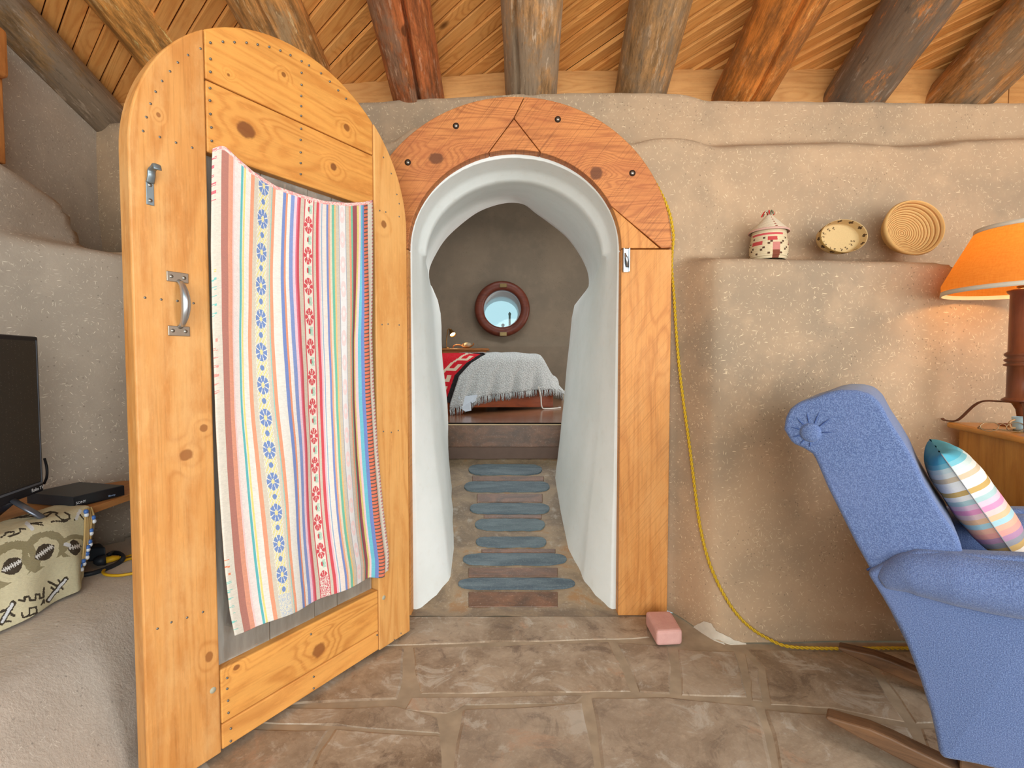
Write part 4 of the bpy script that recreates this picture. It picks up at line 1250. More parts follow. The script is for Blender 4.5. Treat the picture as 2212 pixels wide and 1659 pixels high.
def tcol(i, k):
    cdef, f = cs[k]; vv = (i + .5) / NV
    def rng(seed): return (math.sin(i * 12.9898 + k * 78.233 + seed) * 43758.5453) % 1.0
    if us[k] < .016:
        ph = (vv * 58) % 1
        if ph < .35 and rng(1) < .5 and nz(vv * 9, 1.3) > -.1:
            return L(((230, 90, 110), (226, 210, 90), (110, 200, 196), (238, 150, 140), (236, 150, 140), (226, 70, 100), (236, 120, 70), (120, 200, 190))[int(vv * 8) % 8])
    if us[k] > .975 and ((vv * 110) % 1) < .45: return L(206, 120, 124)
    if vv < .008: return L((236, 150, 150) if rng(2) < .5 else (240, 214, 206))
    if cdef == 'H': return L((44, 34, 44) if (i % 6) < 2 else (214, 92, 52))
    if cdef in ('F1', 'F2'):
        if vv > .945:
            return L((170, 184, 206) if rng(3) < .4 else (222, 216, 196)) if cdef == 'F1' else L((206, 60, 84) if rng(3) < .5 else (232, 222, 210))
        q = (vv * FL_N + (.15 if cdef == 'F1' else .45)) % 1.0
        x = (f - .5) * 2; y = (q - .38) / .285; r = math.hypot(x / .88, y); a = math.atan2(y, x / .88)
        base = (206, 198, 180) if cdef == 'F1' else (232, 222, 208)
        main = (88, 126, 190) if cdef == 'F1' else (206, 24, 56)
        if abs(x) > .92: return L(base if cdef == 'F1' else (214, 80, 96))
        if r < 1.0:
            if r < .28: return L((230, 214, 150) if cdef == 'F1' else (240, 220, 216))
            if abs((a / (math.pi / 4)) % 1 - .5) < .09 and r > .25: return L(236, 230, 214)
            return L(main)
        y2 = (q - .86) / .09
        r2 = math.hypot(x / .30, y2)
        if r2 < 1: return L(main if (cdef == 'F1' or x < .05) else (60, 176, 150))
        if cdef == 'F2' and .0 < x < .75 and abs(y2) < 1.6 and ((i // 3 + k) % 2 == 0): return L(80, 190, 160)
        if cdef == 'F1' and ((i // 3 + k // 2) % 3 == 0) and abs(x) < .8: return L(230, 216, 110)
        if ((i // 2 + k) % 3 == 0): return L(238, 234, 222)
        return L(base)
    if cdef == 'F3':
        q = (vv * 16) % 1; r = math.hypot((f - .5) * 2.2, (q - .5) * 3)
        return L((244, 214, 214) if .4 < r < 1 else (236, 234, 234))
    c = Vector(cdef) * (1 + (.05 * (rng(4) - .5)))
    return L(min(255, c[0]), min(255, c[1]), min(255, c[2]))


_tc = tcol


def tcol(i, k):                                   # colours muted towards grey-beige
    c = _tc(i, k); f = .14; b = L(206, 198, 184)
    return tuple(c[q] * (1 - f) + b[q] * f for q in range(3)) + (1,)


tex_mb = MB().grid(rows, True, tcol)
tex_mb.v = [wmat(door) @ p for p in tex_mb.v]
tex = obj('striped_textile', tex_mb, colattr('woven_textile', .92, 900, .3, .10), None, fix=False, solid=.0025)
tag(tex, 'handwoven striped cotton textile with blue and red flower bands hanging on the open door', 'textile')

# ------------------------------------------------------------------ brick and yellow cord
g = G('pink_brick', .95, .1); v = g.co(); a = g.noise(v, 25, 5, .7); g.base(g.mix(a, L(206, 152, 144), L(230, 184, 174))); g.bump(g.noise(v, 160, 3), .3, .003)
mb = MB(); mb.prism([atZ(px, py, .058) for px, py in ((1419, 1364), (1475, 1361), (1449, 1318), (1394, 1319))], (0, 0, -.057))
br = obj('brick', mb, g.m, bevel=.012, seg=3); tag(br, 'loose pink brick with worn edges on the floor at the foot of the right jamb', 'brick')

M_CORD = plain('yellow_cord', (206, 168, 40), .5, 0, .15, 120)
arcp = [(OCX + (RXo + .006) * math.cos(math.radians(a)), YF + .035, OZ + (RZo + .006) * math.sin(math.radians(a))) for a in range(92, 30, -4)]
arcp += [(OCX + (RXo + .005) * math.cos(math.radians(a)), YF + .03 - .035 * ss(30, 10, a), OZ + (RZo + .005) * math.sin(math.radians(a))) for a in range(28, 0, -4)]
CORD = [(1451, 570), (1456, 640), (1461, 720), (1468, 800), (1478, 880), (1489, 960), (1499, 1040), (1508, 1110), (1517, 1160), (1532, 1215), (1556, 1270), (1585, 1318), (1620, 1355), (1660, 1380)]
hang_ = [wall_hit(px, py, .009) for px, py in CORD]
floorp = [atZ(px, py, .007) for px, py in [(1700, 1396), (1760, 1400), (1830, 1401), (1900, 1400), (1960, 1400), (2000, 1400)]]
for p in floorp: p.y = min(p.y, wall_y(p.x, .01) - .008)
path = resample(spline([Vector(p) for p in arcp] + hang_ + floorp, 6), .006)
mb = MB(); twisted(mb, path, .0033, .034, 5)
tag(obj('twisted_cord', mb, M_CORD), 'thin twisted yellow cord running down beside the door frame to the floor', 'cord')

# ------------------------------------------------------------------ baskets on the ledge
ZL = 1.445
zled = lambda X: interp_s(L1, X) - .004
g = G('coil_straw_mat', .8, .2); c = g.attr(); v = g.co(); a = g.noise(v, 220, 3, .7); g.base(g.mix(g.math('MULTIPLY', a, .35), c, (.30, .18, .08, 1))); g.bump(a, .4, .003); M_STRAW = g.m


def coil_prof(pts, r, per):
    """profile whose points bulge like stacked coils"""
    pts = resamp2(pts, per); return pts


# house-shaped lidded basket
hp = atY(1660, 545, 2.0); zb = zled(hp.x); sc_ = 2.0 / F_PX
hb = thing('lidded_basket', (hp.x, 2.0, zb), 'small hut-shaped coiled basket with pointed lid and red tassel', 'basket')
H0 = 90 * sc_
nco = 15
prof = []
for i in range(nco * 6 + 1):
    t = i / (nco * 6); z = t * .112; r = interp_s([(0, .060), (.15, .068), (.45, .0685), (.8, .062), (1, .060)], t); prof.append((r + .0022 * abs(math.sin(math.pi * t * nco)), z))


def hcol(i, k):
    row = i // 6; a = k / 48
    if row in (12,) and (k % 24) < 15: return L(206, 70, 84)
    if 31 < k < 36 and row in (9, 10): return L(196, 62, 72)
    if 33 < k < 37 and row < 8: return L(206, 130, 124) if row > 3 else L(120, 50, 40)
    if 42 < k < 46 and row in (7, 8): return L(180, 56, 60)
    if 24 < k < 30 and row in (7, 8): return L(196, 62, 72)
    if row in (2, 4, 5, 7, 8, 10) and (k * 7 + row * 3) % 5 == 0: return L(66, 42, 34)
    return L(224, 206, 170)


obj('body', MB().lathe(prof, 48, Matrix.Translation((hp.x, 2.0, zb)), hcol), M_STRAW, hb)
prof = []
for i in range(13 * 6 + 1):
    t = i / 78; z = .108 + t * .072; r = interp([(0, .073), (.08, .074), (.15, .066), (.6, .034), (1, .006)], t); prof.append((r + .0018 * abs(math.sin(math.pi * t * 13)), z))
lcol = lambda i, k: L(220, 176, 164) if i < 9 else (L(150, 70, 60) if (k % 16 == 3 and i % 12 < 5) else L(222, 206, 180))
obj('lid', MB().lathe(prof, 48, Matrix.Translation((hp.x, 2.0, zb)), lcol), M_STRAW, hb)
for q in range(9):
    a = q * .7; rr = random.uniform(.018, .034); z0 = zb + .178
    obj('tassel', MB().tube(spline([(hp.x, 2.0, z0), (hp.x + rr * .5 * math.cos(a), 2.0 + rr * .5 * math.sin(a), z0 + .016), (hp.x + rr * math.cos(a), 2.0 + rr * math.sin(a), z0 + random.uniform(-.012, .012))], 4), .0026, 5),
        plain('yarn_%d' % q, ((206, 40, 40), (200, 196, 170), (206, 40, 40), (120, 140, 110))[q % 4], .9), hb)


def leaning(px, py, Y, tilt, yaw=0.0):
    p = atY(px, py, Y)
    return p, Matrix.Translation(p) @ Matrix.Rotation(yaw, 4, 'Z') @ Matrix.Rotation(math.pi / 2 - tilt, 4, 'X')


# shallow oval tray basket: axis towards the room
p, Mo = leaning(1812, 515, 1.985, .06, .0)
a_, b_ = 48 * 1.985 / F_PX, 34 * 1.985 / F_PX
tr_ = thing('oval_basket', (p.x, p.y, zled(p.x)), 'shallow pale oval basket with small dark cross motifs leaning on the wall', 'basket')
prof = [(.0, -.008), (.5, -.008), (.88, -.008), (.93, -.004), (.95, .004), (.98, .02), (1.0, .032), (1.02, .034), (1.03, .03), (1.0, .008), (.96, -.010), (.5, -.014), (0, -.014)]
pr2 = []
for q0, q1 in zip(prof, prof[1:]):
    nn = 8 if abs(q0[0] - q1[0]) > .2 else 3
    for i in range(nn): pr2.append((q0[0] + (q1[0] - q0[0]) * i / nn, q0[1] + (q1[1] - q0[1]) * i / nn))
pr2.append(prof[-1])


def ocol(i, k):
    r, z = pr2[i]
    if i < 24 and z < -.0075 and .56 < r < .78:
        ph = (k % 12)
        if ph in (3, 4, 8, 9) and (i + k) % 3 < 2 and 1 < k // 12: return L(90, 72, 48)
    if z > .006 and z < .030 and i < 40 and k % 8 in (0, 1, 2):
        if (k % 8 == 1) or (.013 < z < .023): return L(58, 40, 30)
    if r > 1.015: return L(196, 162, 96)
    return L(214, 184, 132)


obj('tray', MB().lathe(pr2, 96, Mo, ocol, a_, b_), M_STRAW, tr_)
# round coiled bowl
p, Mo = leaning(1963, 497, 1.99, .10, .0)
Rb_ = 61 * 1.99 / F_PX
bw_ = thing('coiled_bowl', (p.x, p.y, zled(p.x)), 'large round golden coiled straw bowl leaning on the wall ledge', 'basket')
pts = resamp2([(0, -.038), (.35, -.036), (.62, -.026), (.82, -.006), (.95, .024), (1.0, .036)], 15 * 6 + 1)
inner = [(x + 0, z + .0045 * abs(math.sin(math.pi * i / 6)) / 1) for i, (x, z) in enumerate(pts)]
inner[0] = (0.001, inner[0][1])
outer = [(min(1.06, x + .045), z - .012) for x, z in pts[::-6]]; outer.append((0.001, -.050))
allp = inner + outer
bcol = lambda i, k: L(224, 178, 112) if i >= len(inner) - 4 else (L(170, 116, 62) if (i % 6 in (5, 0)) else L(226, 186, 124))
obj('bowl', MB().lathe(allp, 72, Mo, bcol, Rb_, Rb_ * .93), M_STRAW, bw_)

# ------------------------------------------------------------------ bench, media shelf, television
prof = [(-.90, -.01), (-.935, .04), (-.955, .10), (-.99, .18), (-1.03, .25), (-1.07, .30), (-1.11, .328), (-1.16, .342), (-1.25, .349), (-1.45, .352), (-1.85, .352)]
pp = [(x, z) for x, z in resamp2(prof, 60)]
rows = []
for i in range(121):
    y = -.6 + 3.0 * i / 120
    r = []
    for j, (x, z) in enumerate(pp):
        e = .018 * nz(y * 1.6, j * .06, 4) + .006 * nz(y * 6, j * .3, 8)
        r.append((x + e * (1 if j < 36 else 0) + .03 * ss(1.3, 1.9, y) * 0, y, max(-.01, z + (.010 * nz(y * 2, j * .1, 2) if j > 20 else 0))))
    rows.append(r)
tag(obj('adobe_bench', MB().grid(rows), A_BENCH), 'rounded grey tan adobe bench built along the left wall', 'bench', kind='structure')
ZBN = .352
ZSH = .575; XSH = -1.327
W_SHELF = wood('media_shelf_wood', 'Y', (196, 138, 82), (160, 104, 54), (), 10, .1)
ms = thing('media_shelf', (-1.55, 1.5, ZBN), 'low brown wooden shelf board on the adobe bench under the media player', 'shelf')
obj('board', MB().box((-1.74, .55, ZSH - .022), (XSH, 1.92, ZSH)), W_SHELF, ms, bevel=.002)
for y in (.7, 1.35):
    obj('support', MB().box((-1.7, y, ZBN - .01), (-1.42, y + .03, ZSH - .022)), W_SHELF, ms)

# mud cloth hanging over the shelf edge
ZC = ZSH + .003
NYc, = (150,)
yn, yf_ = .95, atX(196, 1097, XSH).y
fy_bot = [(yn, 1.0), (yf_, 1.0)]
rows = []
NU, NVv = 300, 190
for i in range(NU + 1):
    t = i / NU; y = yn + (yf_ - yn) * t; row = []
    xin = -1.46 + .05 * nz(y, 2)
    zbot = ZBN + .006 + .03 * ss(.8, 1.0, t) + .004 * nz(y * 6, 1)
    for j in range(NVv + 1):
        s = j / NVv
        if s < .25:
            q = s / .25; x = xin + (XSH - .02 - xin) * q; z = ZC + .002 * nz(y * 9, q * 3) + .003
            yy = y
        else:
            q = (s - .25) / .75
            a = min(1, q / .12); x = XSH - .02 + .03 * math.sin(a * math.pi / 2); z = ZC + .003 - .03 * (1 - math.cos(a * math.pi / 2))
            if q > .12:
                qq = (q - .12) / .88
                z0 = ZC - .027; z = z0 + (zbot - z0) * qq
                f = (.008 * math.sin(y * 34 + .6 + 1.2 * qq) + .016 * nz(y * 8, qq * 2, 3)) * qq
                f += interp_s([(.9, .03), (1.44, .035), (1.50, .0), (1.58, -.05)], y) * qq
                f += .012 * math.sin(qq * 3.1)
                x = XSH + .010 + f
            yy = y - .06 * ss(.9, 1.0, t) * 0
        row.append((x, yy, z))
    rows.append(row)
mudc = MB().grid(rows)


def seg_d(p, a, b):
    ax, ay = a; bx, by = b; dx, dy = bx - ax, by - ay; l2 = dx * dx + dy * dy
    t = max(0, min(1, ((p[0] - ax) * dx + (p[1] - ay) * dy) / l2)); return math.hypot(p[0] - ax - t * dx, p[1] - ay - t * dy)


EYES = [((26, 1223), 28, 18, -.50, 56), ((95, 1193), 26, 17, -.62, 46), ((160, 1183), 15, 17, -.2, 30)]
BLK = [[(40, 1301), (40, 1296), (53, 1298)], ]
LINES = [  # polylines, half width
    ([(40, 1296), (52, 1299), (52, 1290), (61, 1288), (63, 1297), (75, 1296), (76, 1285), (84, 1284), (85, 1293), (92, 1291), (94, 1270)], 2.2),
    ([(46, 1324), (49, 1334), (62, 1330), (62, 1314), (77, 1311), (78, 1317), (78, 1324), (64, 1330)], 2.0),
    ([(88, 1306), (94, 1296), (94, 1302)], 2.0),
    ([(0, 1163), (10, 1157), (12, 1152), (30, 1149), (28, 1157), (18, 1160), (32, 1156), (44, 1150), (42, 1143), (54, 1144)], 1.6),
    ([(100, 1117), (112, 1107), (124, 1109), (120, 1113), (134, 1124), (148, 1122), (150, 1114), (140, 1108)], 1.8),
    ([(110, 1128), (122, 1126), (138, 1128), (150, 1121)], 1.6),
    ([(104, 1257), (135, 1272)], 2.6), ([(110, 1270), (124, 1278)], 2.6), ([(102, 1297), (142, 1250)], 5.0), ([(126, 1254), (132, 1262)], 2.4),
    ([(2, 1345), (28, 1303)], 6.0), ([(10, 1318), (30, 1330)], 3.0), ([(4, 1342), (22, 1342)], 2.4), ([(0, 1322), (14, 1316)], 2.6),
    ([(56, 1134), (90, 1129)], 1.6), ([(72, 1132), (92, 1135)], 1.6), ([(160, 1124), (172, 1108)], 1.5), ([(172, 1112), (180, 1122)], 1.5),
    ([(0, 1126), (40, 1118), (70, 1112)], 1.4), ([(30, 1120), (80, 1116), (110, 1106)], 1.4),
]
WLINES = [([(104, 1296), (141, 1252)], 2.6), ([(3, 1344), (26, 1305)], 3.0), ([(58, 1132), (68, 1142)], 4.5), ([(164, 1120), (172, 1104)], 3.2), ([(140, 1176), (148, 1178)], 4.0)]


def mudcol(i, k):
    a = rows[i][k]; b = rows[i + 1][k + 1]
    c = Vector(((a[0] + b[0]) / 2, (a[1] + b[1]) / 2, (a[2] + b[2]) / 2)); P = proj(c)
    P = (P[0] + 1.2 * nz(P[0], P[1], 1, .15), P[1] + 1.2 * nz(P[0], P[1], 5, .15))
    n = nz(c.y, c.z, 3, 16)
    colr = Vector((216, 207, 172)) + Vector((1, 1, .9)) * (14 * n)
    if P[0] < -40: return L(*[max(0, min(255, x)) for x in colr])
    for (cx, cy), ra, rb, an, R in EYES:
        dx, dy = P[0] - cx, P[1] - cy; ca, sa = math.cos(an), math.sin(an); u = dx * ca + dy * sa; v = -dx * sa + dy * ca
        r = math.hypot(u / (R * 1.06), v / (R * .86)) + .08 * nz(P[0], P[1], 2, .06)
        if .72 < r < 1.08 and v < R * .55: colr = Vector((156, 146, 112)) + Vector((1, 1, 1)) * 12 * n
        lens = abs(v) < rb * (1 - (u / ra) ** 2) if abs(u) < ra else False
        if lens: colr = Vector((74, 64, 52))
        if lens and abs(v + 1.0) < 3.4 + 2.2 * math.sin(u * 1.2) and abs(u) < ra * .86: colr = Vector((226, 224, 218))
    for pl, hw in LINES:
        for a_, b_ in zip(pl, pl[1:]):
            if seg_d(P, a_, b_) < hw: colr = Vector((70, 62, 50))
    for pl, hw in WLINES:
        for a_, b_ in zip(pl, pl[1:]):
            if seg_d(P, a_, b_) < hw: colr = Vector((226, 228, 230))
    return L(*[max(0, min(255, x)) for x in colr])


mudc = MB().grid(rows, True, mudcol)
mud = thing('mud_cloth', (-1.3, 1.2, ZBN), 'cream mud cloth with black eye and cross motifs draped over the media shelf', 'cloth')
obj('cloth', mudc, colattr('mud_cloth_weave', .95, 500, .5, .16), mud, fix=False, solid=.003)
M_STRING = plain('tan_string', (190, 158, 104), .9); M_BEAD1 = plain('bead_blue', (70, 110, 178), .25); M_BEAD2 = plain('bead_white', (220, 222, 226), .3)
TAS = [((190, 1097), [(186, 1105), (187, 1112)], 1112), ((196, 1095), [(202, 1118), (203, 1126)], 1132), ((193, 1097), [(197, 1146), (197, 1152)], 1158), ((190, 1097), [(194, 1170), (195, 1176)], 1182), ((188, 1097), [(190, 1182), (190, 1187)], 1190), ((187, 1097), [(188, 1196), (188, 1204)], 1210), ((186, 1099), [(180, 1212), (181, 1218)], 1224), ((185, 1100), [(173, 1222), (176, 1230)], 1236)]
for (ax, ay), beads, be in TAS:
    X = XSH + .03
    p0 = atX(ax, ay, X); bx_, by_ = beads[-1]
    pts = [p0, atX((ax + bx_) / 2 + 2, (ay + by_) / 2, X + .006), atX(bx_, be, X + .006)]
    tas = obj('tassel', MB().tube(spline(pts, 6), .003, 5), M_STRING, mud)
    for q, (bx2, by2) in enumerate(beads):
        c = atX(bx2, by2, X + .008)
        obj('bead', MB().lathe([(0, .007), (.005, .0055), (.0068, 0), (.005, -.0055), (0, -.007)], 10, Matrix.Translation(c)), M_BEAD1 if q % 2 == 0 else M_BEAD2, tas)

# television
tv_f = atX(95, 1060, -1.46)              # far lower corner of the screen side
tdir = Vector((.256, -1, 0)).normalized(); tn = Vector((1, .256, 0)).normalized()
tv_top = onplane(88, 728, tv_f, tn).z
TVW, TVH = .80, tv_top - tv_f.z
tv = thing('television', (tv_f.x, tv_f.y, ZSH), 'black flat screen television on the mud cloth, cut by the left edge of the photo', 'television')


def tvbox(u0, u1, z0, z1, d0, d1):
    a = tv_f + tdir * u0; b = tv_f + tdir * u1
    q = [a + tn * d0, b + tn * d0, b + tn * d1, a + tn * d1]
    return MB().add([(p.x, p.y, tv_f.z + z0) for p in q] + [(p.x, p.y, tv_f.z + z1) for p in q], [(0, 3, 2, 1), (4, 5, 6, 7), (0, 1, 5, 4), (1, 2, 6, 5), (2, 3, 7, 6), (3, 0, 4, 7)])


M_TVB = plain('tv_black', (30, 31, 38), .35, 0, .1, 40)
g = G('tv_screen', .28, .5); v = g.co(); a = g.vor(v, 260); cc = g.sep(g.vor(v, 260, out='Color'))[0]
g.base(g.mix(g.math('MULTIPLY', g.step(a, .1, .35, 1, 0), g.step(cc, .7, .75)), L(44, 42, 40), L(112, 106, 98))); M_SCR = g.m
tvc = obj('cabinet', tvbox(0, TVW, 0, TVH, -.05, 0), M_TVB, tv, bevel=.004)
obj('screen', tvbox(.012, TVW - .012, .034, TVH - .014, -.002, .0012), M_SCR, tv)
M_EDGE = plain('tv_trim', (120, 128, 142), .3, .6)
obj('bezel_trim', tvbox(.010, TVW - .01, .026, .032, 0, .003), M_EDGE, tvc)
obj('bezel_trim', tvbox(.009, .0125, .03, TVH - .012, 0, .002), M_EDGE, tvc)
lf0 = onplane(28, 1096, tv_f - Vector((0, 0, 0)), tn); lf1 = atZ(93, 1119, ZSH + .008)
lf0.z = tv_f.z + .006
obj('leg', MB().tube([lf0, lf1], .010, 8, flat=(1.2, .6)), plain('tv_leg', (120, 126, 138), .3, .7), tv)
lg = lf1 + tdir * .62; obj('leg', MB().tube([lf0 + tdir * .55, Vector((lg.x, lg.y, ZSH + .008))], .010, 8), M_TVB, tv)
obj('leg', MB().tube([lf0, Vector((lf0.x - .08, lf0.y + .02, ZSH + .008))], .010, 8), M_TVB, tv)
mb = MB().tube(spline([atX(96, 990, -1.50), atX(101, 1010, -1.49), atX(101, 1030, -1.49), atX(95, 1045, -1.50)], 6), .004, 6); obj('cable', mb, M_TVB, tv)


def letters(name, text, p, xdir, zdir, size, mat, parent):
    cu = bpy.data.curves.new(name, 'FONT'); cu.body = text; cu.size = size; cu.extrude = .0003; cu.align_x = 'LEFT'
    t = bpy.data.objects.new(name, cu); col.objects.link(t)
    n = xdir.cross(zdir)
    M = Matrix((xdir, zdir, n)).transposed().to_4x4(); M.translation = p
    dg = bpy.context.evaluated_depsgraph_get(); bpy.context.view_layer.update()
    me = bpy.data.meshes.new_from_object(t.evaluated_get(dg)); bpy.data.objects.remove(t)
    o = bpy.data.objects.new(name, me); col.objects.link(o); me.materials.append(mat)
    me.transform(M)
    me.transform(wmat(parent).inverted()); o.parent = parent
    return o


M_PRINT = plain('white_print', (222, 224, 228), .5)
letters('lettering', 'Roku TV', tv_f + tdir * .058 + tn * .0015 + Vector((0, 0, .009)), -tdir, Vector((0, 0, 1)), .015, M_PRINT, tvc)

# media player
pc = atZ(159, 1097, ZSH + .002); pr_ = atZ(268.3, 1069, ZSH + .002)
pdir = (pr_ - pc); plen = pdir.length; pdir.normalize(); pn = Vector((-pdir.y, pdir.x, 0))
if pn.x > 0: pn = -pn
mp = thing('media_player', (pc.x, pc.y, ZSH), 'slim black disc player on the wooden shelf beside the television', 'media player')
PH = .034; PD = .20
mb = MB().prism([pc, pc + pdir * plen, pc + pdir * plen + pn * PD, pc + pn * PD], (0, 0, PH)); obj('case', mb, plain('player_black', (46, 48, 52), .4), mp, bevel=.002)
M_GLOSS = plain('player_gloss', (28, 30, 34), .12)
fo = -pn * .0012
mb = MB().prism([pc + fo, pc + pdir * plen + fo, pc + pdir * plen + fo + Vector((0, 0, PH - .002)), pc + fo + Vector((0, 0, PH - .002))], pn * .001); fpn = obj('front_panel', mb, M_GLOSS, mp)
letters('lettering', 'SONY', pc + fo * 1.6 + pdir * .006 + Vector((0, 0, .009)), pdir, Vector((0, 0, 1)), .011, M_PRINT, fpn)
letters('lettering', 'Blu-ray', pc + fo * 1.6 + pdir * plen * .66 + Vector((0, 0, .007)), pdir, Vector((0, 0, 1)), .008, plain('print_blue', (150, 176, 214), .5), fpn)

# plugs and cords on the bench
M_BLACK = plain('rubber_black', (38, 42, 48), .45)
yel = plain('plug_yellow', (206, 160, 30), .5)
zz = ZBN + .008
cable = thing('extension_cord', (-1.3, 1.6, ZBN), 'yellow extension cord with a black plug lying on the bench behind the door', 'cord')
a = atZ(204, 1212, zz + .014); b = atZ(229, 1210, zz + .014); c = atZ(258, 1204, zz + .014)
obj('socket', MB().tube([b, b.lerp(c, .5), c], [.013, .013, .008], 10, flat=(1, .8)), yel, cable)
obj('plug', MB().tube([a, a.lerp(b, .3), b], [.010, .016, .016], 10), M_BLACK, cable)
pts = [c, atZ(270, 1203, zz), atZ(290, 1198, zz), atZ(330, 1192, zz)]
mb = MB(); mb.tube(spline(pts, 6), .004, 6)
pts = [atZ(330, 1200, zz), atZ(285, 1206, zz), atZ(250, 1218, zz), atZ(224, 1232, zz), atZ(228, 1241, zz), atZ(255, 1243, zz), atZ(290, 1238, zz), atZ(330, 1230, zz)]
mb.tube(spline(pts, 8), .0045, 6); obj('cable', mb, yel, cable)
pw = thing('power_adapter', (-1.3, 1.6, ZBN), 'black power adapter with a thick looped cable on the bench beside the mud cloth', 'adapter')
a = atZ(188, 1204, zz + .02); b = atZ(229, 1201, zz + .02)
dx = (b - a).normalized(); obj('body', MB().prism([a + Vector((0, 0, -.016)), b + Vector((0, 0, -.016)), b + Vector((-.05, .04, -.016)), a + Vector((-.05, .04, -.016))], (0, 0, .046)), M_BLACK, pw, bevel=.005)
pts = [b + Vector((0, .01, .0)), atZ(244, 1194, zz + .012), atZ(258, 1196, zz + .012), atZ(266, 1205, zz + .01), atZ(256, 1216, zz), atZ(230, 1228, zz), atZ(200, 1238, zz), atZ(170, 1243, zz), atZ(140, 1246, zz)]
obj('cable', MB().tube(spline(pts, 8), .0075, 8), M_BLACK, pw)

# ------------------------------------------------------------------ side table and lamp
ZT = .815
ta = atZ(2050, 912, ZT); tb = atZ(2210, 944, ZT)
td = (tb - ta); tlen = td.length; td.normalize(); tr = Vector((-td.y, td.x, 0))
if tr.x < 0: tr = -tr
W_PINE = wood('table_pine', 'Z', (206, 146, 66), (176, 112, 40), [(.04, -.12, .60, .006, .006)], 9, .08, (96, 54, 24), .35, (214, 158, 80), False, .25, True)
W_PINET = wood('table_top_pine', 'Y', (206, 146, 66), (170, 106, 38), [], 9, .08, (96, 54, 24), .3, None, False, .25)
tab = thing('side_table', (ta.x + .2, ta.y - .2, 0), 'honey pine bedside cabinet with a rounded top edge under the lamp', 'side table')
e = td * .01
q = [ta - td * .02, ta + td * (tlen + .03), ta + td * (tlen + .03) + tr * .5, ta - td * .02 + tr * .5]
obj('top', MB().prism([p - Vector((0, 0, .022)) for p in q], (0, 0, .022)), W_PINET, tab, bevel=.009, seg=3)
ins = .025
q = [ta + td * .012 + tr * ins, ta + td * tlen + tr * ins, ta + td * tlen + tr * .47, ta + td * .012 + tr * .47]
obj('body', MB().prism([Vector((p.x, p.y, .0)) for p in q], (0, 0, ZT - .022)), W_PINE, tab, bevel=.004)

LX = atY(2216, 700, 1.62).x; LY = 1.62
W_LAMP = wood('lamp_wood', 'Z', (112, 62, 38), (84, 42, 24), (), 8, .1, (60, 30, 18), .3, (128, 74, 48), False, .3)
lamp = thing('table_lamp', (LX, LY, ZT), 'lit table lamp with amber linen shade, dark turned wood column and iron foot', 'lamp')
zat = lambda py: atY(2212, py, LY).z
prof = [(.0, zat(905)), (.012, zat(902)), (.016, zat(885)), (.026, zat(872)), (.049, zat(868)), (.052, zat(865)), (.049, zat(862)), (.040, zat(858)), (.040, zat(792)), (.049, zat(790)), (.050, zat(787)), (.040, zat(784)), (.048, zat(780)), (.049, zat(777)), (.040, zat(773)), (.048, zat(768)), (.049, zat(764)), (.040, zat(759)), (.040, zat(635)), (.047, zat(630)), (.048, zat(626)), (.02, zat(622)), (0, zat(622))]
obj('column', MB().lathe(prof, 40, Matrix.Translation((LX, LY, 0))), W_LAMP, lamp)
obj('neck', MB().lathe([(.018, zat(624)), (.026, zat(618)), (.012, zat(612)), (.012, zat(560))], 20, Matrix.Translation((LX, LY, 0))), M_BRASS, lamp)
zb_, zt_ = zat(626), zat(492)
rb_, rt_ = .212, .132
g = G('linen_shade', .9, .1); v = g.co(); wv_ = g.noise(g.map(v, (40, 40, 260)), 1, 3); w2 = g.noise(g.map(v, (200, 200, 30)), 1, 3)
lc_ = g.mix(g.math('MULTIPLY', g.math('ADD', wv_, w2), .5), L(190, 112, 40), L(222, 158, 78))
df = g.nt.nodes.new('ShaderNodeBsdfDiffuse'); tl = g.nt.nodes.new('ShaderNodeBsdfTranslucent'); g.put(df.inputs[0], lc_); g.put(tl.inputs[0], lc_)
mx = g.nt.nodes.new('ShaderNodeMixShader'); mx.inputs[0].default_value = .42; g.nt.links.new(df.outputs[0], mx.inputs[1]); g.nt.links.new(tl.outputs[0], mx.inputs[2]); g.nt.links.new(mx.outputs[0], g.nt.nodes['Material Output'].inputs[0])
lsh = obj('shade', MB().lathe([(rb_, zb_), (rb_ * .93 + rt_ * .07 + .006, zb_ + (zt_ - zb_) * .15), (rb_ * .5 + rt_ * .5 + .008, zb_ + (zt_ - zb_) * .5), (rt_, zt_)], 64, Matrix.Translation((LX, LY, 0))), g.m, lamp, fix=False)
M_TAPE = plain('shade_trim', (206, 196, 178), .8)
for r_, z_ in ((rb_, zb_), (rt_, zt_)):
    obj('shade_trim', MB().lathe([(r_ - .002, z_ - .007), (r_ + .003, z_ - .007), (r_ + .002, z_ + .007), (r_ - .003, z_ + .007), (r_ - .002, z_ - .007)], 64, Matrix.Translation((LX, LY, 0))), M_TAPE, lsh)
M_IRON = plain('brown_iron', (112, 82, 66), .45, .6)
zi = zat(870)
ft = [(LX, LY, zi), (LX - .06, LY + .0, zi), (LX - .105, LY, zi - .002), (LX - .135, LY + .0, zi - .02), (LX - .175, LY, ZT + .018), (LX - .195, LY, ZT + .005), (LX - .225, LY, ZT + .004), (LX - .235, LY, ZT + .010)]
for ang_ in (-1.30, 0.85, 2.95):
    M = Matrix.Translation((LX, LY, 0)) @ Matrix.Rotation(ang_, 4, 'Z') @ Matrix.Translation((-LX, -LY, 0))
    pts = [M @ Vector(p) for p in ft]; pts = [Vector((p.x, p.y, max(p.z, ZT + .003))) for p in pts]
    obj('iron_foot', MB().tube(spline(pts, 5), .009, 8, flat=(1.0, .35)), M_IRON, lamp)
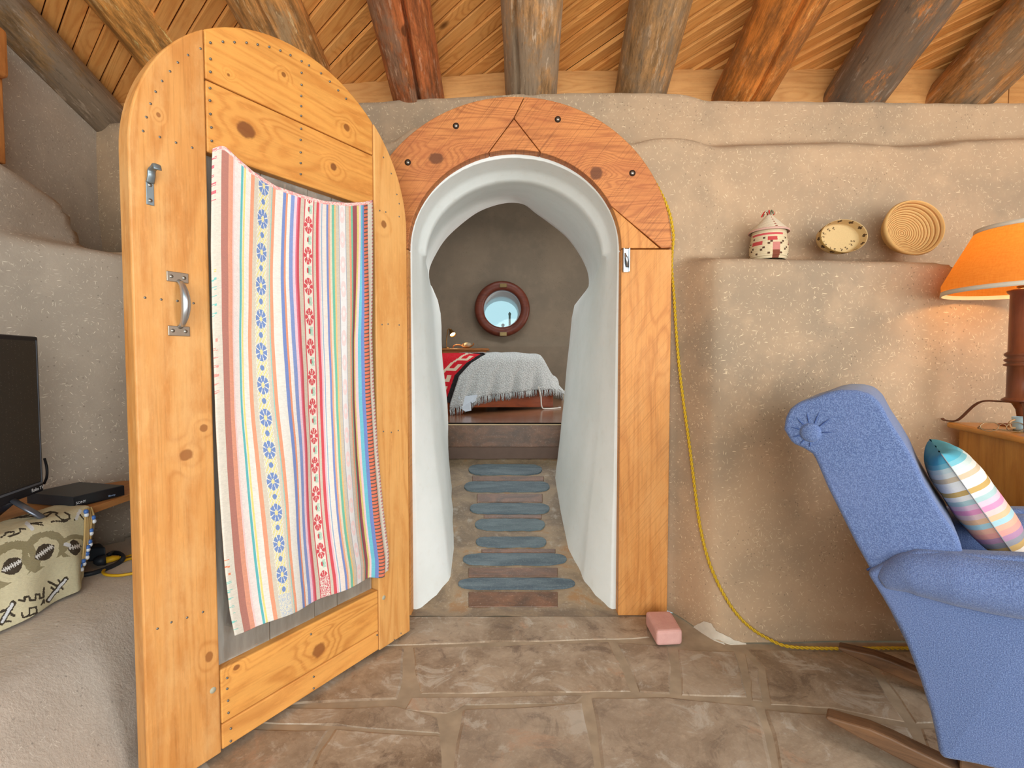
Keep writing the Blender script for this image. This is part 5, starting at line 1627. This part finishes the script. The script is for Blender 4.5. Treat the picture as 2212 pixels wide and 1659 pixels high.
g = G('lamp_bulb'); g.b.inputs['Emission Color'].default_value = (1, .7, .36, 1); g.b.inputs['Emission Strength'].default_value = 20
obj('bulb', MB().lathe([(0, .045), (.018, .038), (.028, .015), (.024, -.012), (.013, -.04), (0, -.04)], 20, Matrix.Translation((LX, LY, (zb_ + zt_) / 2))), g.m, lamp)
lt = bpy.data.lights.new('table_lamp_light', 'POINT'); lt.energy = 6.0; lt.color = (1, .52, .16); lt.shadow_soft_size = .035
lo_ = bpy.data.objects.new('table_lamp_light', lt); col.objects.link(lo_); lo_.location = (LX, LY, (zb_ + zt_) / 2 + .0)

# things on the table
gl_ = thing('eyeglasses', (LX - .12, LY - .08, ZT), 'folded wire reading glasses on the pine cabinet', 'glasses')
M_WIRE = plain('wire', (150, 128, 96), .35, .7)
Yg = 1.55
cx, cz = atY(2138, 906, Yg).x, atY(2138, 906, Yg).z
ov = [(cx + .029 * math.cos(t), Yg, ZT + .017 + .014 * math.sin(t)) for t in [i * 2 * math.pi / 28 for i in range(28)]]
obj('rim', MB().tube(ov, .0013, 6, True), M_WIRE, gl_)
obj('rim', MB().tube([(x + .072, y - .01, z) for x, y, z in ov], .0013, 6, True), M_WIRE, gl_)
obj('lens', MB().add(ov, [tuple(range(28))]), M_GLASSPANE, gl_); obj('lens', MB().add([(x + .072, y - .01, z) for x, y, z in ov], [tuple(range(28))]), M_GLASSPANE, gl_)
obj('bridge', MB().tube(spline([(cx + .028, Yg, ZT + .02), (cx + .036, Yg - .005, ZT + .027), (cx + .044, Yg - .01, ZT + .02)], 4), .0012, 6), M_WIRE, gl_)
obj('temple', MB().tube(spline([(cx + .03, Yg + .02, ZT + .006), (cx + .07, Yg - .02, ZT + .004), (cx + .13, Yg - .04, ZT + .004)], 5), .0016, 6), M_WIRE, gl_)
obj('temple', MB().tube(spline([(cx - .028, Yg, ZT + .02), (cx, Yg + .03, ZT + .006), (cx + .10, Yg + .02, ZT + .004)], 5), .0016, 6), M_WIRE, gl_)
ds = atZ(2190, 921, ZT)
obj_c = obj('coaster', MB().lathe([(0, .006), (.045, .006), (.047, .003), (.046, 0), (0, 0)], 32, Matrix.Translation((ds.x + .01, ds.y, ZT))), plain('leather', (150, 88, 52), .6))
tag(obj_c, 'thin round brown leather coaster on the pine cabinet', 'coaster')
dp = Vector((atY(2211, 892, 1.56).x, 1.56, ZT))
dish = thing('cup', (dp.x, dp.y, ZT), 'pale blue round cup behind the wire glasses on the cabinet', 'cup')
obj('bowl', MB().lathe([(.0, .004), (.018, .004), (.021, .0), (.024, .012), (.027, .045), (.025, .046), (.022, .012), (0, .01)], 28, Matrix.Translation(dp)), plain('glaze_blue', (176, 206, 216), .2), dish)
obj('handle', MB().tube(spline([(dp.x - .026, dp.y, ZT + .038), (dp.x - .042, dp.y, ZT + .03), (dp.x - .038, dp.y, ZT + .014), (dp.x - .024, dp.y, ZT + .012)], 5), .003, 7), plain('glaze_tan', (190, 150, 104), .3), dish)

# ------------------------------------------------------------------ blue rocking chair
CA = -math.radians(37)
cf = Vector((math.cos(CA), math.sin(CA), 0)); cl = Vector((-math.sin(CA), math.cos(CA), 0))     # forward, lateral (away from camera)
c_o = atZ(1783, 1532, .11); c_o.z = 0                   # under the near rocker's tip
W_CH = 0.50
chair = thing('rocking_chair', (c_o.x, c_o.y, 0), 'blue upholstered rocking chair with a rolled buttoned back and wooden rockers', 'chair', rotz=CA)


def cpt(px, py, lat=0.0):
    p = onplane(px, py, c_o + cl * lat, cl) - c_o; return (p.dot(cf), p.z)


g = G('blue_upholstery', .85, .2); v = g.co(); a = g.noise(v, 420, 2, .5); b = g.noise(v, 5, 3); fib = g.noise(g.map(v, (250, 250, 700)), 1, 2)
c = g.mix(g.step(a, .35, .7), L(82, 100, 144), L(116, 136, 178)); c = g.mix(g.math('MULTIPLY', g.step(b, .4, .7), .25), c, L(116, 130, 174)); g.base(c)
g.b.inputs['Sheen Weight'].default_value = .25; g.b.inputs['Sheen Roughness'].default_value = .4
g.bump(g.math('ADD', a, fib), .5, .003); M_BLUE = g.m


def cprism(name, outline_px, lat0, lat1, bevel, mat=M_BLUE, seg=4, plane=0.0, rs=0, parent=chair, puff=0):
    poly = [cpt(px, py, plane) for px, py in outline_px]
    if rs: poly = resamp2(poly + [poly[0]], rs + 1)[:-1]
    mb = MB().prism([(x, lat0, z) for x, z in poly], (0, lat1 - lat0, 0)); o = obj(name, mb, mat, parent, True, bevel=bevel, seg=seg)
    for pg in o.data.polygons: pg.use_smooth = True
    return o


BACK = [(1690, 930), (1693, 905), (1704, 884), (1724, 869), (1755, 860), (1785, 848), (1815, 842), (1850, 843), (1880, 851), (1903, 873), (1925, 915), (1955, 960), (1978, 1000), (2000, 1050), (2035, 1110), (2075, 1170), (2090, 1225), (1990, 1255), (1905, 1262), (1882, 1242), (1850, 1185), (1815, 1115), (1785, 1055), (1766, 1010), (1755, 985), (1735, 972), (1708, 960)]
backrest = cprism('backrest', BACK, 0.02, W_CH - .02, .034, rs=110, seg=6)
PANEL = [(1872, 1238), (1920, 1214), (1975, 1190), (2050, 1196), (2400, 1212), (2500, 1260), (2500, 1700), (2260, 1690), (2100, 1652), (2030, 1640), (2026, 1610), (2012, 1545), (1985, 1460), (1945, 1360), (1905, 1290)]
for la, lb in ((0, .05), (W_CH - .05, W_CH)):
    cprism('side_panel', PANEL, la, lb, .012, rs=80)
obj('rear_panel', MB().prism([(x, .02, z) for x, z in [cpt(px, py) for px, py in [(1886, 1250), (1925, 1330), (1962, 1405), (1992, 1485), (2016, 1560), (2034, 1640), (2060, 1640), (2040, 1560), (2010, 1470), (1970, 1380), (1910, 1255)]]], (0, W_CH - .04, 0)), M_BLUE, chair, True, bevel=.004)
# padded rolled arms
for la in (.012, W_CH - .055):
    ctrl = [cpt(px, py) for px, py in [(1905, 1258), (1965, 1243), (2060, 1253), (2150, 1268), (2260, 1282), (2420, 1300)]]
    rad = [.020, .050, .062, .064, .066, .066]
    path = spline([(x, la, z) for x, z in ctrl], 8); rr = [interp([(i / 5, r) for i, r in enumerate(rad)], k / (len(path) - 1)) for k in range(len(path))]
    o = obj('arm', MB().tube(path, rr, 28, flat=(.92, 1.0)), M_BLUE, chair, True)
sx0, sz0 = cpt(2110, 1330); sx1, _ = cpt(2400, 1330)
obj('seat', MB().box((sx0 - .1, .06, sz0 - .10), (sx1, W_CH - .06, sz0 + .03)), M_BLUE, chair, True, bevel=.04, seg=4)
# button and pleats on the rolled end
bx_, bz_ = cpt(1749, 936)
obj('button', MB().lathe([(0, .009), (.017, .0085), (.024, .004), (.026, -.004)], 28, Matrix.Translation((bx_, .019, bz_)) @ Matrix.Rotation(math.pi / 2, 4, 'X')), M_BLUE, backrest, True)
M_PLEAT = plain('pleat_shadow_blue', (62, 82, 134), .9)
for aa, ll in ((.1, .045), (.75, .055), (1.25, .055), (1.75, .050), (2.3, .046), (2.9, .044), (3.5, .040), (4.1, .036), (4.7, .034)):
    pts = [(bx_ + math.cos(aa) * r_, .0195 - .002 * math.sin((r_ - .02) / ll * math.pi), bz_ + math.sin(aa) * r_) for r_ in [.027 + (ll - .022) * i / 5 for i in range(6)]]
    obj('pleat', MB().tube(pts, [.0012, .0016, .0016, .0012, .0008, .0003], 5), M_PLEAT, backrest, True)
# seam between back and side panel
pts = [(x, .024, z) for x, z in [cpt(px, py) for px, py in [(1872, 1238), (1920, 1214), (1975, 1188)]]]
obj('seam', MB().tube(spline(pts, 5), .003, 6), M_PLEAT, chair, True)
W_ROCK = wood('rocker_wood', 'X', (112, 82, 58), (70, 50, 36), (), 14, .08, (50, 32, 22), .5, (140, 98, 62), False, .6)
tipz = .11
for la in (0.02, W_CH - .07):
    top_l, bot_l = [], []
    for i in range(25):
        s = -.0 + 1.15 * i / 24
        u = (s - .52) / .52
        zb = .004 + (tipz - .045) * min(1.6, abs(u)) ** 2.0
        th = .044 * (min(1, s / .11) * .78 + .22)
        bot_l.append((s, la, zb)); top_l.append((s, la, zb + th))
    mb = MB().prism(bot_l + top_l[::-1], (0, .046, 0)); rk = obj('rocker', mb, W_ROCK, chair, True, bevel=.006, seg=2)
    for s in (.30, .82):
        obj('leg', MB().box((s - .03, la + .006, .03), (s + .03, la + .042, .20)), W_ROCK, chair, True, bevel=.004)

# striped cushion
PCOL = [(80, 172, 196), (80, 172, 196), (120, 190, 204), (206, 222, 218), (226, 228, 220), (212, 190, 158), (240, 238, 232), (242, 240, 236), (204, 166, 96), (240, 236, 230), (176, 204, 204), (236, 196, 212), (238, 150, 190), (240, 200, 196), (238, 188, 146), (170, 208, 216), (240, 176, 150), (238, 160, 150), (186, 138, 172), (150, 150, 160), (206, 168, 104), (244, 232, 220), (242, 180, 206), (240, 236, 230)]
N = 72; S_ = .42
pt = cpt(1984, 960, .14); pb_ = cpt(2165, 1215, .14)
ax_u = Vector((pb_[0] - pt[0], 0, pb_[1] - pt[1])); S_ = ax_u.length * .92; ax_u.normalize()       # down the cushion
ax_n = Vector((-ax_u.z, 0, ax_u.x))                                                                # out of the back
if ax_n.x < 0: ax_n = -ax_n
c0 = Vector(((pt[0] + pb_[0]) / 2, .27, (pt[1] + pb_[1]) / 2)) + ax_n * .026 + ax_u * .022
ax_w = (Vector((0, 1, 0)) * .995 - ax_n * .02).normalized(); ax_n = ax_u.cross(ax_w); ax_n = ax_n if ax_n.x > 0 else -ax_n
mb = MB()
for side in (1, -1):
    rws = []
    for i in range(N + 1):
        u = i / N * 2 - 1; row = []
        for k in range(41):
            v_ = k / 40 * 2 - 1
            th = .055 * max(0, (1 - u ** 4) * (1 - v_ ** 4)) ** .55
            pin = 1 - .05 * (1 - abs(u) ** 2) * abs(v_) ** 3
            pin2 = 1 - .05 * (1 - abs(v_) ** 2) * abs(u) ** 3
            row.append(c0 + ax_u * (u * S_ / 2 * pin2) + ax_w * (v_ * .17 * pin) + ax_n * (side * (th + .004 * nz(u * 3, v_ * 3, side)) ))
        rws.append(row)
    mb.grid(rws, True, lambda i, k: L([x * .86 + 14 for x in PCOL[min(len(PCOL) - 1, int(i / N * len(PCOL)))]]))
mb.v = [wmat(chair) @ p for p in mb.v]
cu = thing('cushion', mb.v[0], 'plump striped pastel cushion with a teal corner leaning in the rocking chair', 'cushion')
obj('cover', mb, colattr('cushion_cotton', .9, 500, .2, .06), cu, fix=False)
ed = [wmat(chair) @ (c0 + ax_u * (u * S_ / 2) + ax_w * (-.1695 * (1 - 0 * u))) for u in [i / 20 * 2 - 1 for i in range(21)]]
obj('zip', MB().tube(ed, .0013, 5), plain('zip_grey', (136, 134, 136), .6), cu)
